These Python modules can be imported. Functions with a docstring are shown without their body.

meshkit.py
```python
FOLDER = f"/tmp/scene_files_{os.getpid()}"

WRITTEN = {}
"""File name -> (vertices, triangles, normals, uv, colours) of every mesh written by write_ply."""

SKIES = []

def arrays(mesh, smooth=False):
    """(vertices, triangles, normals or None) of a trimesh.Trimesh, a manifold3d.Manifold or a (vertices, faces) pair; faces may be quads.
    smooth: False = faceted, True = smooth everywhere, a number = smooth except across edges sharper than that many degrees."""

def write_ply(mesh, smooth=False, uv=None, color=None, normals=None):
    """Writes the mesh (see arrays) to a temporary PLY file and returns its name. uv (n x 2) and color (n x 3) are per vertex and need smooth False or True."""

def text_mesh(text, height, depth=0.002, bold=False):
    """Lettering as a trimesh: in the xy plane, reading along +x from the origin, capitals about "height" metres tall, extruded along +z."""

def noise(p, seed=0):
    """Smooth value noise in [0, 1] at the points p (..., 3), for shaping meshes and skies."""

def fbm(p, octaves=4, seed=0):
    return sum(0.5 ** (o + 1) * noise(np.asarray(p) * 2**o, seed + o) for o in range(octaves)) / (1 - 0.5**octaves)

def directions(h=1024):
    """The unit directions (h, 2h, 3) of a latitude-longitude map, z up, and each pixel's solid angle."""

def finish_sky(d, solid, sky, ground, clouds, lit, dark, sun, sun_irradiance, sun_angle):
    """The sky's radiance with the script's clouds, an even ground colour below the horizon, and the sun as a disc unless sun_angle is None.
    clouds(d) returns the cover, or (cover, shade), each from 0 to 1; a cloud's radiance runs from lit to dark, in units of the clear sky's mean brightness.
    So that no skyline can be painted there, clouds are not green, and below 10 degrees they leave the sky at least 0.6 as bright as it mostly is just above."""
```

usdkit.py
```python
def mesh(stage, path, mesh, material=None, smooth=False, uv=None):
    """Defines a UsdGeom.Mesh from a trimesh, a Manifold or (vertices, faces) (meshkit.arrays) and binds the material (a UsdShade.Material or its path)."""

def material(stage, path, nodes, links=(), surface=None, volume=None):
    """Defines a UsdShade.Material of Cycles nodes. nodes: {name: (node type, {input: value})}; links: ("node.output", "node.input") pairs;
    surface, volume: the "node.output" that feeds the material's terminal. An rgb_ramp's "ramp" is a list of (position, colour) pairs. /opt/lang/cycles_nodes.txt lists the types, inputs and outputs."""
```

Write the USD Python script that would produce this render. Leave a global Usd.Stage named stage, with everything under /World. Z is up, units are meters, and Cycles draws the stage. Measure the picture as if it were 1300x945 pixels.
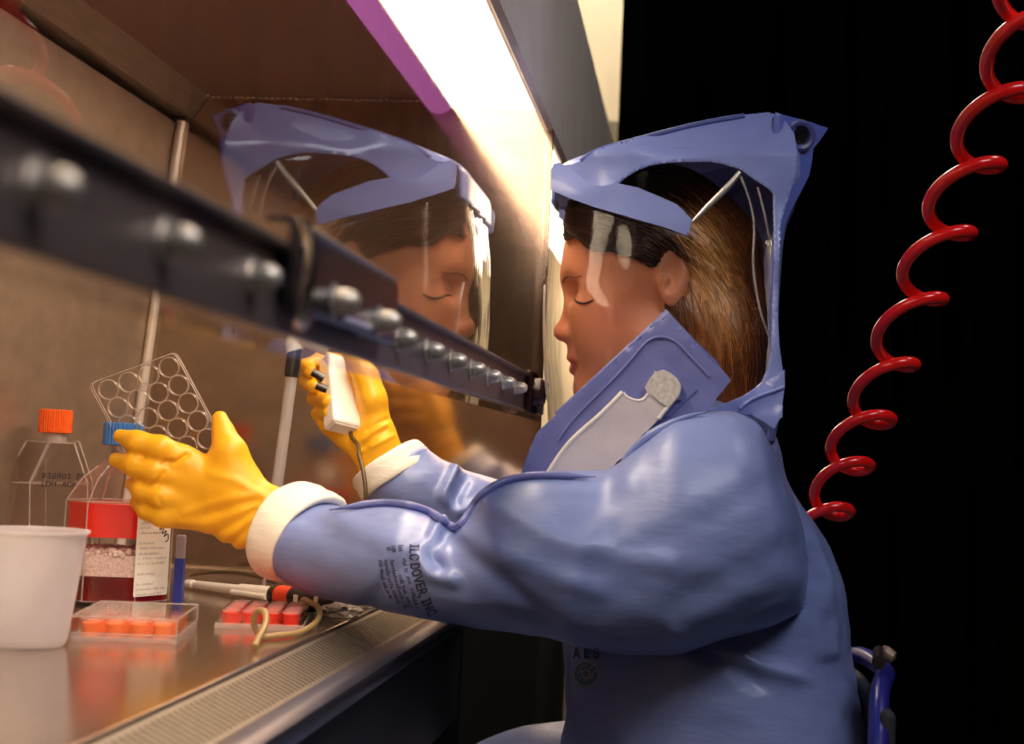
import math, random
import numpy as np, trimesh, usdkit, meshkit
import manifold3d as m3
from shapely.geometry import Polygon, LineString, Point, box as sbox
from shapely import affinity
from scipy.interpolate import PchipInterpolator, CubicSpline
from pxr import Usd, UsdGeom, UsdLux, UsdShade, Sdf, Gf, Vt

stage = Usd.Stage.CreateInMemory()
UsdGeom.SetStageUpAxis(stage, UsdGeom.Tokens.z)
UsdGeom.SetStageMetersPerUnit(stage, 1.0)
UsdGeom.Xform.Define(stage, '/World')
rng = np.random.default_rng(7)

# ---------------------------------------------------------------- camera
# +x runs along the cabinet front away from the camera, +y into the cabinet, z up
W = 0.76                                   # worktop height
CAM = np.array([0.0, 0.0, W + 0.155])
F, CX, CY = 2000.0, 650.0, 428.0           # focal length and principal point in pixels of the 1300 x 945 frame
_x = np.array([232.0, 160.0, F]); _x /= np.linalg.norm(_x)
_s = 0.045
_z = np.array([F * _s, -F, 160 - 232 * _s]); _z /= np.linalg.norm(_z)
_y = np.cross(_z, _x)                      # image axes: right, down, forward
RI = np.array([_x, _y, _z])                # rows: world axes in image coordinates
IMR, IMD, IMF = RI[:, 0], RI[:, 1], RI[:, 2]   # image right / down / forward in world coordinates
cam = UsdGeom.Camera.Define(stage, '/World/camera')
m = np.eye(4); m[0, :3], m[1, :3], m[2, :3], m[3, :3] = IMR, -IMD, -IMF, CAM
cam.AddTransformOp().Set(Gf.Matrix4d(*m.ravel().tolist()))
cam.CreateHorizontalApertureAttr(36.0)
cam.CreateVerticalApertureAttr(36.0 * 945 / 1300)
cam.CreateFocalLengthAttr(36.0 * F / 1300)
cam.CreateVerticalApertureOffsetAttr(-(472.5 - CY) * 36.0 / 1300)
cam.CreateFStopAttr(7.0)
cam.CreateFocusDistanceAttr(1.5)
cam.CreateClippingRangeAttr(Gf.Vec2f(0.02, 100))
cam.CreateExposureAttr(0.45)

# ---------------------------------------------------------------- lights (the cabinet's own lamps are built with it)
def look_at(prim, eye, target):
    eye, target = np.array(eye, float), np.array(target, float)
    f = target - eye; f /= np.linalg.norm(f)
    r = np.cross(f, [0, 0, 1.0]); r /= np.linalg.norm(r)
    u = np.cross(r, f)
    m = np.eye(4); m[0, :3], m[1, :3], m[2, :3], m[3, :3] = r, u, -f, eye
    prim.AddTransformOp().Set(Gf.Matrix4d(*m.ravel().tolist()))
def rect_light(path, eye, target, w, h, power, color):
    l = UsdLux.RectLight.Define(stage, path)
    l.CreateWidthAttr(w); l.CreateHeightAttr(h); l.CreateIntensityAttr(power); l.CreateColorAttr(Gf.Vec3f(*color))
    look_at(l, eye, target)
rect_light('/World/softbox_light', (0.25, -0.62, 2.05), (1.45, 0.05, 0.98), 0.6, 0.45, 7.6, (0.96, 0.96, 1.0))
dome = UsdLux.DomeLight.Define(stage, '/World/dome'); dome.CreateIntensityAttr(0.0)

# ---------------------------------------------------------------- helpers
def P(px, py, x=None, y=None, z=None):
    """the world point seen at a pixel, on the plane x=, y= or z= (z measured from the worktop)"""
    d = ((px - CX) / F) * IMR + ((py - CY) / F) * IMD + IMF
    if x is not None: t = (x - CAM[0]) / d[0]
    elif y is not None: t = (y - CAM[1]) / d[1]
    else: t = (W + z - CAM[2]) / d[2]
    return CAM + t * d
def pix(p):
    q = (np.asarray(p, float) - CAM) @ np.stack([IMR, IMD, IMF], 1)
    return np.stack([CX + F * q[..., 0] / q[..., 2], CY + F * q[..., 1] / q[..., 2]], -1)

USED = {}
def unique(parent, name):
    k = (parent, name); USED[k] = USED.get(k, -1) + 1
    return f'{parent}/{name}' + (f'_{USED[k]:03d}' if USED[k] else '')
LOC = {}
def tag(prim, label=None, cat=None, group=None, kind=None):
    for k, v in (('label', label), ('category', cat), ('group', group), ('kind', kind)):
        if v: prim.SetCustomDataByKey(k, v)
    return prim
def thing(name, loc, label, cat, group=None):
    path = unique('/World', name)
    x = UsdGeom.Xform.Define(stage, path)
    x.AddTranslateOp().Set(Gf.Vec3d(*map(float, loc)))
    LOC[path] = np.array(loc, float)
    tag(x.GetPrim(), label, cat, group)
    return path
def obj(name, mesh, mat, parent='/World', smooth=35, label=None, cat=None, group=None, kind=None, color=None):
    """one Mesh prim; mesh is in world coordinates, also for parts"""
    v, f, n = meshkit.arrays(mesh, smooth)
    path = unique(parent, name)
    loc = LOC.get(parent, np.zeros(3))
    LOC[path] = loc
    g = UsdGeom.Mesh.Define(stage, path)
    g.CreatePointsAttr(Vt.Vec3fArray.FromNumpy((v - loc).astype(np.float32)))
    g.CreateFaceVertexCountsAttr(Vt.IntArray.FromNumpy(np.full(len(f), 3, np.int32)))
    g.CreateFaceVertexIndicesAttr(Vt.IntArray.FromNumpy(f.astype(np.int32).ravel()))
    g.CreateSubdivisionSchemeAttr('none')
    if n is not None:
        g.CreateNormalsAttr(Vt.Vec3fArray.FromNumpy(n.astype(np.float32))); g.SetNormalsInterpolation('vertex')
    if color is not None:
        pv = UsdGeom.PrimvarsAPI(g).CreatePrimvar('tint', Sdf.ValueTypeNames.Color3fArray, 'vertex')
        pv.Set(Vt.Vec3fArray.FromNumpy(np.asarray(color(v), np.float32)))
    UsdShade.MaterialBindingAPI.Apply(g.GetPrim()).Bind(mat)
    tag(g.GetPrim(), label, cat, group, kind)
    return path
def cat(*ms):
    return trimesh.util.concatenate([as_tm(x) for x in ms])
def as_tm(x):
    v, f, _ = meshkit.arrays(x); return trimesh.Trimesh(v, f, process=False)
def man(t):
    t = as_tm(t); t.merge_vertices()
    return m3.Manifold(m3.Mesh(np.asarray(t.vertices, np.float32), np.asarray(t.faces, np.uint32)))
def rbox(lo, hi, r=0.003, seg=8):
    lo, hi = np.array(lo, float), np.array(hi, float)
    r = min(r, (hi - lo).min() / 2 * 0.98)
    if r <= 0: return trimesh.creation.box(bounds=[lo, hi])
    s = m3.Manifold.sphere(r, seg)
    return as_tm(m3.Manifold.batch_hull([s.translate([float(c) for c in (x, y, z)]) for x in (lo[0] + r, hi[0] - r) for y in (lo[1] + r, hi[1] - r) for z in (lo[2] + r, hi[2] - r)]))
def frame_mat(o, a, b, c):
    """4x4 with columns a, b, c and origin o"""
    m = np.eye(4); m[:3, 0], m[:3, 1], m[:3, 2], m[:3, 3] = a, b, c, o
    return m
def moved(mesh, M):
    t = as_tm(mesh).copy(); t.apply_transform(M); return t
def unit(v):
    v = np.asarray(v, float); return v / np.linalg.norm(v)
def spline(pts, n=60):
    pts = np.asarray(pts, float)
    d = np.r_[0, np.cumsum(np.linalg.norm(np.diff(pts, axis=0), axis=1) + 1e-9)]
    return CubicSpline(d, pts)(np.linspace(0, d[-1], n))
def tube(pts, r, sides=12, flat=None, up=None):
    """a closed swept tube; r may be per point"""
    p = np.asarray(pts, float); r = np.broadcast_to(r, (len(p),))
    t = np.gradient(p, axis=0); t /= np.linalg.norm(t, axis=1, keepdims=True) + 1e-12
    a = np.zeros_like(p)
    v0 = np.array([0, 0, 1.0]) if up is None else np.asarray(up, float)
    if abs(t[0] @ unit(v0)) > 0.95: v0 = np.array([1.0, 0.3, 0])
    for i in range(len(p)):
        v0 = v0 - (v0 @ t[i]) * t[i]; v0 /= np.linalg.norm(v0); a[i] = v0
    b = np.cross(t, a)
    th = np.arange(sides) * 2 * np.pi / sides
    fa = 1.0 if flat is None else flat
    v = p[:, None] + r[:, None, None] * (np.cos(th)[None, :, None] * a[:, None] * fa + np.sin(th)[None, :, None] * b[:, None])
    return loft(v)
def loft(rings, caps=True):
    """rings (n, k, 3) joined into a closed surface"""
    rings = np.asarray(rings, float); n, k = rings.shape[:2]
    i, j = np.meshgrid(np.arange(n - 1), np.arange(k), indexing='ij')
    q = np.stack([i * k + j, i * k + (j + 1) % k, (i + 1) * k + (j + 1) % k, (i + 1) * k + j], -1).reshape(-1, 4)
    f = np.vstack([q[:, [0, 1, 2]], q[:, [0, 2, 3]]]); v = rings.reshape(-1, 3)
    if caps:
        c = len(v); v = np.vstack([v, rings[0].mean(0), rings[-1].mean(0)]); jj = np.arange(k)
        f = np.vstack([f, np.stack([np.full(k, c), (jj + 1) % k, jj], 1), np.stack([np.full(k, c + 1), (n - 1) * k + jj, (n - 1) * k + (jj + 1) % k], 1)])
    t = trimesh.Trimesh(v, f, process=False)
    if t.volume < 0: t.invert()
    return t
def lathe(profile, n=48, origin=(0, 0, 0), axis=(0, 0, 1)):
    """profile: (r, h) pairs, closed when it starts and ends at r = 0"""
    pr = np.array(profile, float)
    th = np.arange(n) * 2 * np.pi / n
    ax = unit(axis); e = np.array([1.0, 0, 0]) if abs(ax[0]) < 0.9 else np.array([0, 1.0, 0])
    u = unit(e - (e @ ax) * ax); w = np.cross(ax, u)
    rings = np.array(origin)[None, None] + pr[:, 0][:, None, None] * (np.cos(th)[None, :, None] * u + np.sin(th)[None, :, None] * w) + pr[:, 1][:, None, None] * ax
    return loft(rings, caps=tuple(profile[0]) != tuple(profile[-1]))
def slab(poly, M, t, bevel=0.0):
    """a shapely polygon extruded by t along the third axis of M (columns: axes), from its origin"""
    e = trimesh.creation.extrude_polygon(poly, t, engine='earcut')
    return moved(e, M)
def fine_poly(poly, step):
    """triangulated polygon with inner points about step apart: (2-D points, faces)"""
    from scipy.spatial import Delaunay
    x0, y0, x1, y1 = poly.bounds
    gx, gy = np.meshgrid(np.arange(x0, x1, step), np.arange(y0, y1, step * 0.87))
    gx = gx + (np.arange(gx.shape[0]) % 2 * step / 2)[:, None]
    pts = np.stack([gx.ravel(), gy.ravel()], 1)
    import shapely
    inner = poly.buffer(-step * 0.5)
    pts = pts[shapely.contains_xy(inner, pts[:, 0], pts[:, 1])]
    rim = []
    for ring in [poly.exterior, *poly.interiors]:
        n = max(3, int(ring.length / (step * 0.35)))
        c = list(ring.coords)[:-1]
        rim += [ring.interpolate(k / n, normalized=True).coords[0] for k in range(n)] + c
    allp = np.unique(np.round(np.vstack([pts, np.array(rim)[:, :2]]), 7), axis=0)
    d = Delaunay(allp)
    cen = allp[d.simplices].mean(1)
    pb = poly.buffer(step * 0.02)
    ok = shapely.contains_xy(pb, cen[:, 0], cen[:, 1])
    a = allp[d.simplices]; area = np.abs(np.cross(a[:, 1] - a[:, 0], a[:, 2] - a[:, 0]))
    return allp, d.simplices[ok & (area > 1e-12 * 0 + 1e-9 * step)]
def sheet(P3, faces, t, normal_hint):
    """a thin closed shell from a triangulated surface: thickness t along its normals"""
    v = np.asarray(P3, float); f = np.asarray(faces, int)
    fn = np.cross(v[f[:, 1]] - v[f[:, 0]], v[f[:, 2]] - v[f[:, 0]])
    flip = (fn @ np.asarray(normal_hint, float)) < 0
    f = f.copy(); f[flip] = f[flip][:, ::-1]; fn[flip] *= -1
    n = np.zeros_like(v)
    for k in range(3): np.add.at(n, f[:, k], fn)
    n /= np.linalg.norm(n, axis=1, keepdims=True) + 1e-15
    e = np.vstack([f[:, [0, 1]], f[:, [1, 2]], f[:, [2, 0]]])
    key = np.sort(e, 1); _, inv, cnt = np.unique(key, axis=0, return_inverse=True, return_counts=True)
    rim = e[cnt[inv.ravel()] == 1]
    N = len(v)
    top, bot = v + n * t / 2, v - n * t / 2
    F2 = [f, f[:, ::-1] + N]
    F2.append(np.stack([rim[:, 1], rim[:, 0], rim[:, 0] + N], 1)); F2.append(np.stack([rim[:, 1], rim[:, 0] + N, rim[:, 1] + N], 1))
    return trimesh.Trimesh(np.vstack([top, bot]), np.vstack(F2), process=False)

# --- distance fields and surface nets
def sd_cone(p, a, b, ra, rb):
    a, b = np.asarray(a, float), np.asarray(b, float); d = b - a
    h = np.clip(((p - a) @ d) / (d @ d + 1e-12), 0, 1)
    return np.linalg.norm(p - a - h[..., None] * d, axis=-1) - (ra + (rb - ra) * h)
def sd_ell(p, c, r, R=None):
    q = p - np.asarray(c, float)
    if R is not None: q = q @ R
    r = np.asarray(r, float); k = np.linalg.norm(q / r, axis=-1)
    return (k - 1) * np.minimum.reduce(r) if False else k * (k - 1) / (np.linalg.norm(q / r**2, axis=-1) + 1e-9)
def smin(a, b, k):
    h = np.maximum(k - np.abs(a - b), 0) / k
    return np.minimum(a, b) - h * h * k * 0.25
def smax(a, b, k): return -smin(-a, -b, k)
def nets(fn, lo, hi, step):
    """surface nets of fn(points) = 0"""
    lo, hi = np.asarray(lo, float), np.asarray(hi, float)
    n = np.ceil((hi - lo) / step).astype(int) + 1
    ax = [lo[k] + np.arange(n[k]) * step for k in range(3)]
    val = np.empty(n, np.float32)
    for i in range(0, n[0], 16):
        g = np.stack(np.meshgrid(ax[0][i:i + 16], ax[1], ax[2], indexing='ij'), -1)
        val[i:i + 16] = fn(g)
    s = val < 0
    m = n - 1
    acc = np.zeros((*m, 3), np.float32); cnt = np.zeros(m, np.float32)
    offs = [(0, 0), (0, 1), (1, 0), (1, 1)]
    for k in range(3):
        o = [i for i in range(3) if i != k]
        sl0 = [slice(None)] * 3; sl1 = [slice(None)] * 3; sl0[k] = slice(0, -1); sl1[k] = slice(1, None)
        v0, v1 = val[tuple(sl0)], val[tuple(sl1)]
        cr = (v0 < 0) != (v1 < 0)
        t = np.where(cr, v0 / np.where(cr, v0 - v1, 1), 0)
        for a, b in offs:
            sl = [slice(None)] * 3; sl[k] = slice(None)
            sl[o[0]] = slice(a, a + m[o[0]]); sl[o[1]] = slice(b, b + m[o[1]])
            c, tt = cr[tuple(sl)], t[tuple(sl)]
            cnt += c
            acc[..., k] += tt * c
            acc[..., o[0]] += a * c; acc[..., o[1]] += b * c
    on = cnt > 0
    idx = np.full(m, -1, np.int64); idx[on] = np.arange(on.sum())
    cell = np.stack(np.nonzero(on), 1)
    V = lo + (cell + acc[on] / cnt[on][:, None]) * step
    Fs = []
    for k in range(3):
        o = [(k + 1) % 3, (k + 2) % 3]
        sl0 = [slice(1, -1)] * 3; sl1 = [slice(1, -1)] * 3; sl0[k] = slice(0, -1); sl1[k] = slice(1, None)
        a, b = s[tuple(sl0)], s[tuple(sl1)]
        w = np.stack(np.nonzero(a != b), 1)
        if not len(w): continue
        inside = a[tuple(w.T)]
        base = w.copy(); base[:, o[0]] += 1; base[:, o[1]] += 1
        def at(d0, d1):
            c = base.copy(); c[:, o[0]] -= d0; c[:, o[1]] -= d1
            return idx[tuple(c.T)]
        q = np.stack([at(1, 1), at(0, 1), at(0, 0), at(1, 0)], 1)
        q = np.where(inside[:, None], q, q[:, ::-1])
        Fs += [q[:, [0, 1, 2]], q[:, [0, 2, 3]]]
    t = trimesh.Trimesh(V, np.vstack(Fs), process=False)
    if t.volume < 0: t.invert()
    return t
def taubin(t, n=8, lam=0.5, nu=0.52):
    """smooths a mesh in place; open rims stay where they are"""
    from scipy.sparse import coo_matrix, diags
    f = np.asarray(t.faces); N = len(t.vertices)
    e = np.vstack([f[:, [0, 1]], f[:, [1, 2]], f[:, [2, 0]]])
    key, cnt = np.unique(np.sort(e, 1), axis=0, return_counts=True)
    A = coo_matrix((np.ones(2 * len(key)), (np.r_[key[:, 0], key[:, 1]], np.r_[key[:, 1], key[:, 0]])), (N, N)).tocsr()
    deg = np.asarray(A.sum(1)).ravel(); A = diags(1 / np.maximum(deg, 1)) @ A
    free = np.ones(N, bool); free[key[cnt == 1].ravel()] = False; free &= deg > 0
    v = np.array(t.vertices, float)
    for _ in range(n):
        for k in (lam, -nu):
            d = A @ v - v; v = v + k * d * free[:, None]
    t.vertices = v
    return t

# --- materials
LOOK = '/World/Looks'
def mat(name, color=(0.5, 0.5, 0.5), rough=0.5, metal=0.0, noise=None, bump=None, **kw):
    """noise: (scale, dark factor, light factor, stretch); bump: (scale, strength, distance, stretch)"""
    nodes = {'p': ('principled_bsdf', {'base_color': color, 'roughness': rough, 'metallic': metal, **kw})}
    links = []
    if noise or bump:
        nodes['tc'] = ('texture_coordinate', {})
    if noise:
        sc, lo, hi = noise[:3]; st = noise[3] if len(noise) > 3 else (1, 1, 1)
        nodes['mp'] = ('mapping', {'scale': st}); nodes['n'] = ('noise_texture', {'scale': sc, 'detail': 4.0})
        nodes['r'] = ('rgb_ramp', {'ramp': [(0.3, tuple(np.array(color) * lo)), (0.7, tuple(np.minimum(np.array(color) * hi, 1)))]})
        links += [('tc.object', 'mp.vector'), ('mp.vector', 'n.vector'), ('n.fac', 'r.fac'), ('r.color', 'p.base_color')]
    if bump:
        sc, s, d = bump[:3]; st = bump[3] if len(bump) > 3 else (1, 1, 1)
        nodes['mb'] = ('mapping', {'scale': st}); nodes['nb'] = ('noise_texture', {'scale': sc, 'detail': 3.0})
        nodes['b'] = ('bump', {'strength': s, 'distance': d})
        links += [('tc.object', 'mb.vector'), ('mb.vector', 'nb.vector'), ('nb.fac', 'b.height'), ('b.normal', 'p.normal')]
    return usdkit.material(stage, f'{LOOK}/{name}', nodes, links, surface='p.BSDF')
def film(name, ior=1.45, rough=0.03, tint=(1, 1, 1), bump=None, gloss=(1, 1, 1)):
    """clear sheet: light passes straight, the surface mirrors by fresnel"""
    nodes = {'t': ('transparent_bsdf', {'color': tint}), 'g': ('glossy_bsdf', {'color': gloss, 'roughness': rough}), 'f': ('fresnel', {}), 'm': ('mix_closure', {}), 'ge': ('geometry', {}), 'io': ('mix_float', {'a': ior, 'b': 1 / ior})}
    links = [('ge.backfacing', 'io.fac'), ('io.result', 'f.IOR'), ('f.fac', 'm.fac'), ('t.BSDF', 'm.closure1'), ('g.BSDF', 'm.closure2')]
    if bump:
        sc, s, d = bump[:3]; st = bump[3] if len(bump) > 3 else (1, 1, 1)
        nodes |= {'tc': ('texture_coordinate', {}), 'mb': ('mapping', {'scale': st}), 'nb': ('noise_texture', {'scale': sc, 'detail': 2.0}), 'b': ('bump', {'strength': s, 'distance': d})}
        links += [('tc.object', 'mb.vector'), ('mb.vector', 'nb.vector'), ('nb.fac', 'b.height'), ('b.normal', 'g.normal'), ('b.normal', 'f.normal')]
    return usdkit.material(stage, f'{LOOK}/{name}', nodes, links, surface='m.closure')
def glow(name, color, strength):
    return usdkit.material(stage, f'{LOOK}/{name}', {'e': ('emission', {'color': color, 'strength': strength})}, [], surface='e.emission')
# ================================================================ the room
M_floor = mat('floor_vinyl', (0.06, 0.06, 0.065), 0.5, noise=(3, 0.8, 1.2))
M_black = mat('black_drape', (0.0012, 0.0012, 0.0012), 1.0, specular_ior_level=0.0)
M_dark = mat('dark_paint', (0.012, 0.011, 0.011), 0.85)
M_cream = mat('cream_wall_paint', (0.78, 0.68, 0.5), 0.8, noise=(6, 0.93, 1.04))
M_drywall = mat('olive_wall_paint', (0.16, 0.14, 0.09), 0.7)
X0, X1, Y0, Y1, ZC = -1.6, 3.5, -2.4, 1.25, 2.8
def struct(name, lo, hi, m): return obj(name, trimesh.creation.box(bounds=[lo, hi]), m, kind='structure')
struct('floor', (X0, Y0, -0.1), (X1, Y1, 0), M_floor)
struct('ceiling', (X0, Y0, ZC), (X1, Y1, ZC + 0.1), M_dark)
struct('wall_far', (X1, Y0 - 0.1, 0), (X1 + 0.1, Y1 + 0.1, ZC), M_cream)
struct('wall_near', (X0 - 0.1, Y0 - 0.1, 0), (X0, Y1 + 0.1, ZC), M_dark)
struct('wall_left', (X0, Y1, 0), (X1, Y1 + 0.1, ZC), M_dark)
struct('wall_right', (X0, Y0 - 0.1, 0), (X1, Y0, ZC), M_dark)
# dado band on the far wall under the cream paint
zd = P(760, 156, x=X1 - 0.03)[2]
struct('trim_1', (X1 - 0.03, -0.2, zd - 0.3), (X1, 0.24, zd - 0.045), M_drywall)
struct('trim_3', (X1 - 0.03, -0.2, 0.0), (X1, 0.24, zd - 0.3), M_black)  # black band added so the lower wall stays dark
struct('trim_2', (X1 - 0.05, -0.2, zd - 0.045), (X1, 0.24, zd), mat('trim_paint', (0.2, 0.18, 0.12), 0.5))
# black drape standing between the bench and the far wall, with soft folds
yd = P(788, 80, x=2.9)[1]
n = 220
yy = np.linspace(yd, -2.35, n); xx = 2.9 + 0.03 * np.sin((yy - yd) * 42) + 0.012 * np.sin(yy * 97)
poly = Polygon(np.r_[np.stack([xx, yy], 1), np.stack([xx + 0.006, yy], 1)[::-1]])
obj('drape', moved(trimesh.creation.extrude_polygon(poly, 2.65, engine='earcut'), frame_mat([0, 0, 0.01], [1, 0, 0], [0, 1, 0], [0, 0, 1])), M_black,
    label='black drape hanging behind the seated person and the red coil hose', cat='curtain')
obj('curtain_rail', tube([[2.9, yd + 0.02, 2.69], [2.9, -2.38, 2.69]], 0.012, 10), M_dark, label='dark rail that carries the black drape', cat='curtain rail')
# ceiling lamp added out of view to brighten the cream far wall
cl = thing('ceiling_lamp', (3.1, 0.55, 2.72), 'added ceiling lamp that brightens the cream far wall', 'lamp')
obj('housing', rbox((2.95, 0.25, 2.74), (3.25, 0.85, 2.8), 0.008), mat('white_enamel', (0.8, 0.8, 0.78), 0.4), cl)
obj('diffuser', rbox((2.97, 0.27, 2.715), (3.23, 0.83, 2.742), 0.008), glow('added_lamp_glow', (1.0, 0.88, 0.70), 50.0), cl)

cl2 = thing('ceiling_lamp', (1.6, -1.05, 2.72), 'added ceiling lamp that brightens the canopy over the sash', 'lamp')  # unseen lamp added to lift the canopy and the hood top
obj('housing', rbox((1.3, -1.25, 2.74), (1.9, -0.85, 2.8), 0.008), mat('white_enamel_b', (0.8, 0.8, 0.78), 0.4), cl2)
obj('diffuser', rbox((1.32, -1.23, 2.715), (1.88, -0.87, 2.742), 0.008), glow('added_lamp_glow_b', (1.0, 0.96, 0.9), 7.0), cl2)
# ================================================================ biosafety cabinet
def steel(name, color, rough, stretch, bump=0.12, metal=0.9, scale=60):
    return mat(name, color, rough, metal, noise=(scale, 0.9, 1.08, stretch), bump=(scale * 3, bump, 0.0006, stretch))
M_back = steel('brushed_steel_back', (0.47, 0.37, 0.29), 0.5, (0.4, 8, 0.4), metal=0.75)
M_side = steel('brushed_steel_side', (0.48, 0.37, 0.29), 0.11, (8, 0.3, 0.5), metal=0.96, bump=0.03)
M_top = steel('brushed_steel_top', (0.42, 0.27, 0.22), 0.5, (0.4, 8, 0.4), metal=0.7)
M_work = steel('brushed_steel_worktop', (0.46, 0.37, 0.30), 0.15, (0.3, 6, 1), bump=0.06)
M_grille = steel('grille_steel', (0.17, 0.14, 0.115), 0.5, (1, 6, 1))
M_lip = steel('front_lip_steel', (0.13, 0.125, 0.17), 0.35, (0.3, 6, 1))
M_canopy = mat('canopy_enamel', (0.74, 0.63, 0.56), 0.75, 0.0, noise=(9, 0.92, 1.06))
M_polish = mat('polished_steel', (0.86, 0.78, 0.70), 0.16, 1.0)
M_bar = mat('bar_steel', (0.30, 0.23, 0.21), 0.42, 0.6, noise=(14, 0.8, 1.15, (0.2, 4, 1)), bump=(160, 0.08, 0.0004, (0.1, 1, 1)))
M_seam = mat('dark_seam', (0.035, 0.015, 0.012), 0.7)
M_apron = mat('apron_shade_black', (0.006, 0.006, 0.007), 0.6)  # near-black stands in for the unlit front below the lip
XA, XB = -0.35, 1.832                     # inner faces of the two end walls
CZ = W + 0.574                            # inner ceiling
cab = thing('biosafety_cabinet', (0.75, 0.5, 0), 'brushed steel biosafety cabinet with strip lamp and perforated front grille', 'cabinet')
# back wall: leans back towards the bench
b0, b1 = P(172, 532, x=XB), P(226, 155, x=XB)
sl = (b0[1] - b1[1]) / (b1[2] - b0[2])
def yback(z): return b1[1] + sl * (b1[2] - z)
def prism(poly_yz, x0, x1):
    """(y, z) outline run along x"""
    return moved(trimesh.creation.extrude_polygon(Polygon(poly_yz), x1 - x0, engine='earcut'), frame_mat([x0, 0, 0], [0, 1, 0], [0, 0, 1], [1, 0, 0]))
zs, zg = W + 0.538, W + 0.548             # lower and upper side of the dark gap under the top cove
yc = 0.6026
obj('back_wall', prism([(yback(W - 0.02), W - 0.02), (yback(W - 0.02) + 0.02, W - 0.02), (yback(zs) + 0.02, zs), (yback(zs), zs)], XA, XB + 0.01), M_back, cab)
obj('back_gap', prism([(yback(zs) + 0.012, zs - 0.004), (yback(zs) + 0.02, zs - 0.004), (yback(zs) + 0.02, zg + 0.012), (yback(zs) + 0.012, zg + 0.012)], XA, XB + 0.01), M_seam, cab)
obj('top_cove', prism([(0.6265, zg), (0.66, zg), (0.66, CZ + 0.012), (yc, CZ + 0.012), (yc, CZ)], XA, XB), M_back, cab)
obj('ceiling_panel', prism([(0.335, CZ), (yc + 0.002, CZ), (yc + 0.002, CZ + 0.012), (0.335, CZ + 0.012)], XA, XB), M_top, cab)
obj('end_wall', trimesh.creation.box(bounds=[(XB, 0.1805, W - 0.02), (XB + 0.012, 0.72, CZ + 0.03)]), M_side, cab)
obj('end_wall', trimesh.creation.box(bounds=[(XA - 0.012, 0.1805, W - 0.02), (XA, 0.72, CZ + 0.03)]), M_side, cab)
M_rod = mat('corner_reflection', (0.9, 0.82, 0.74), 0.3, 0.35)  # pale finish puts the lamp's reflection in the rounded corner into the rod
obj('corner_rod', tube([b0 - [0.006, 0.006, 0] + (b0 - b1) * 0.46, b1 - [0.006, 0.006, 0]], 0.0058, 16), M_rod, cab, label='pale rod standing in for the lamp reflection in the rounded corner')
c0, c1 = P(243, 152, x=XB), P(265, 120, x=XB)
obj('cove_seam', tube([c0 - [0.003, 0, 0], c1 - [0.003, 0, 0]], 0.0016, 8), M_polish, cab)
obj('cove_pin', trimesh.creation.icosphere(2, 0.003).apply_translation(c1 - [0.003, 0, 0]), M_polish, cab)
# perforation line where ceiling and end wall meet: a row of tiny dimples' rims
dots = [trimesh.creation.icosphere(1, 0.0019).apply_translation((XB - 0.002, y, CZ - 0.0018)) for y in np.arange(0.345, 0.60, 0.0074)]
obj('perforation_row', cat(*dots), M_polish, cab, kind='stuff')
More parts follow.
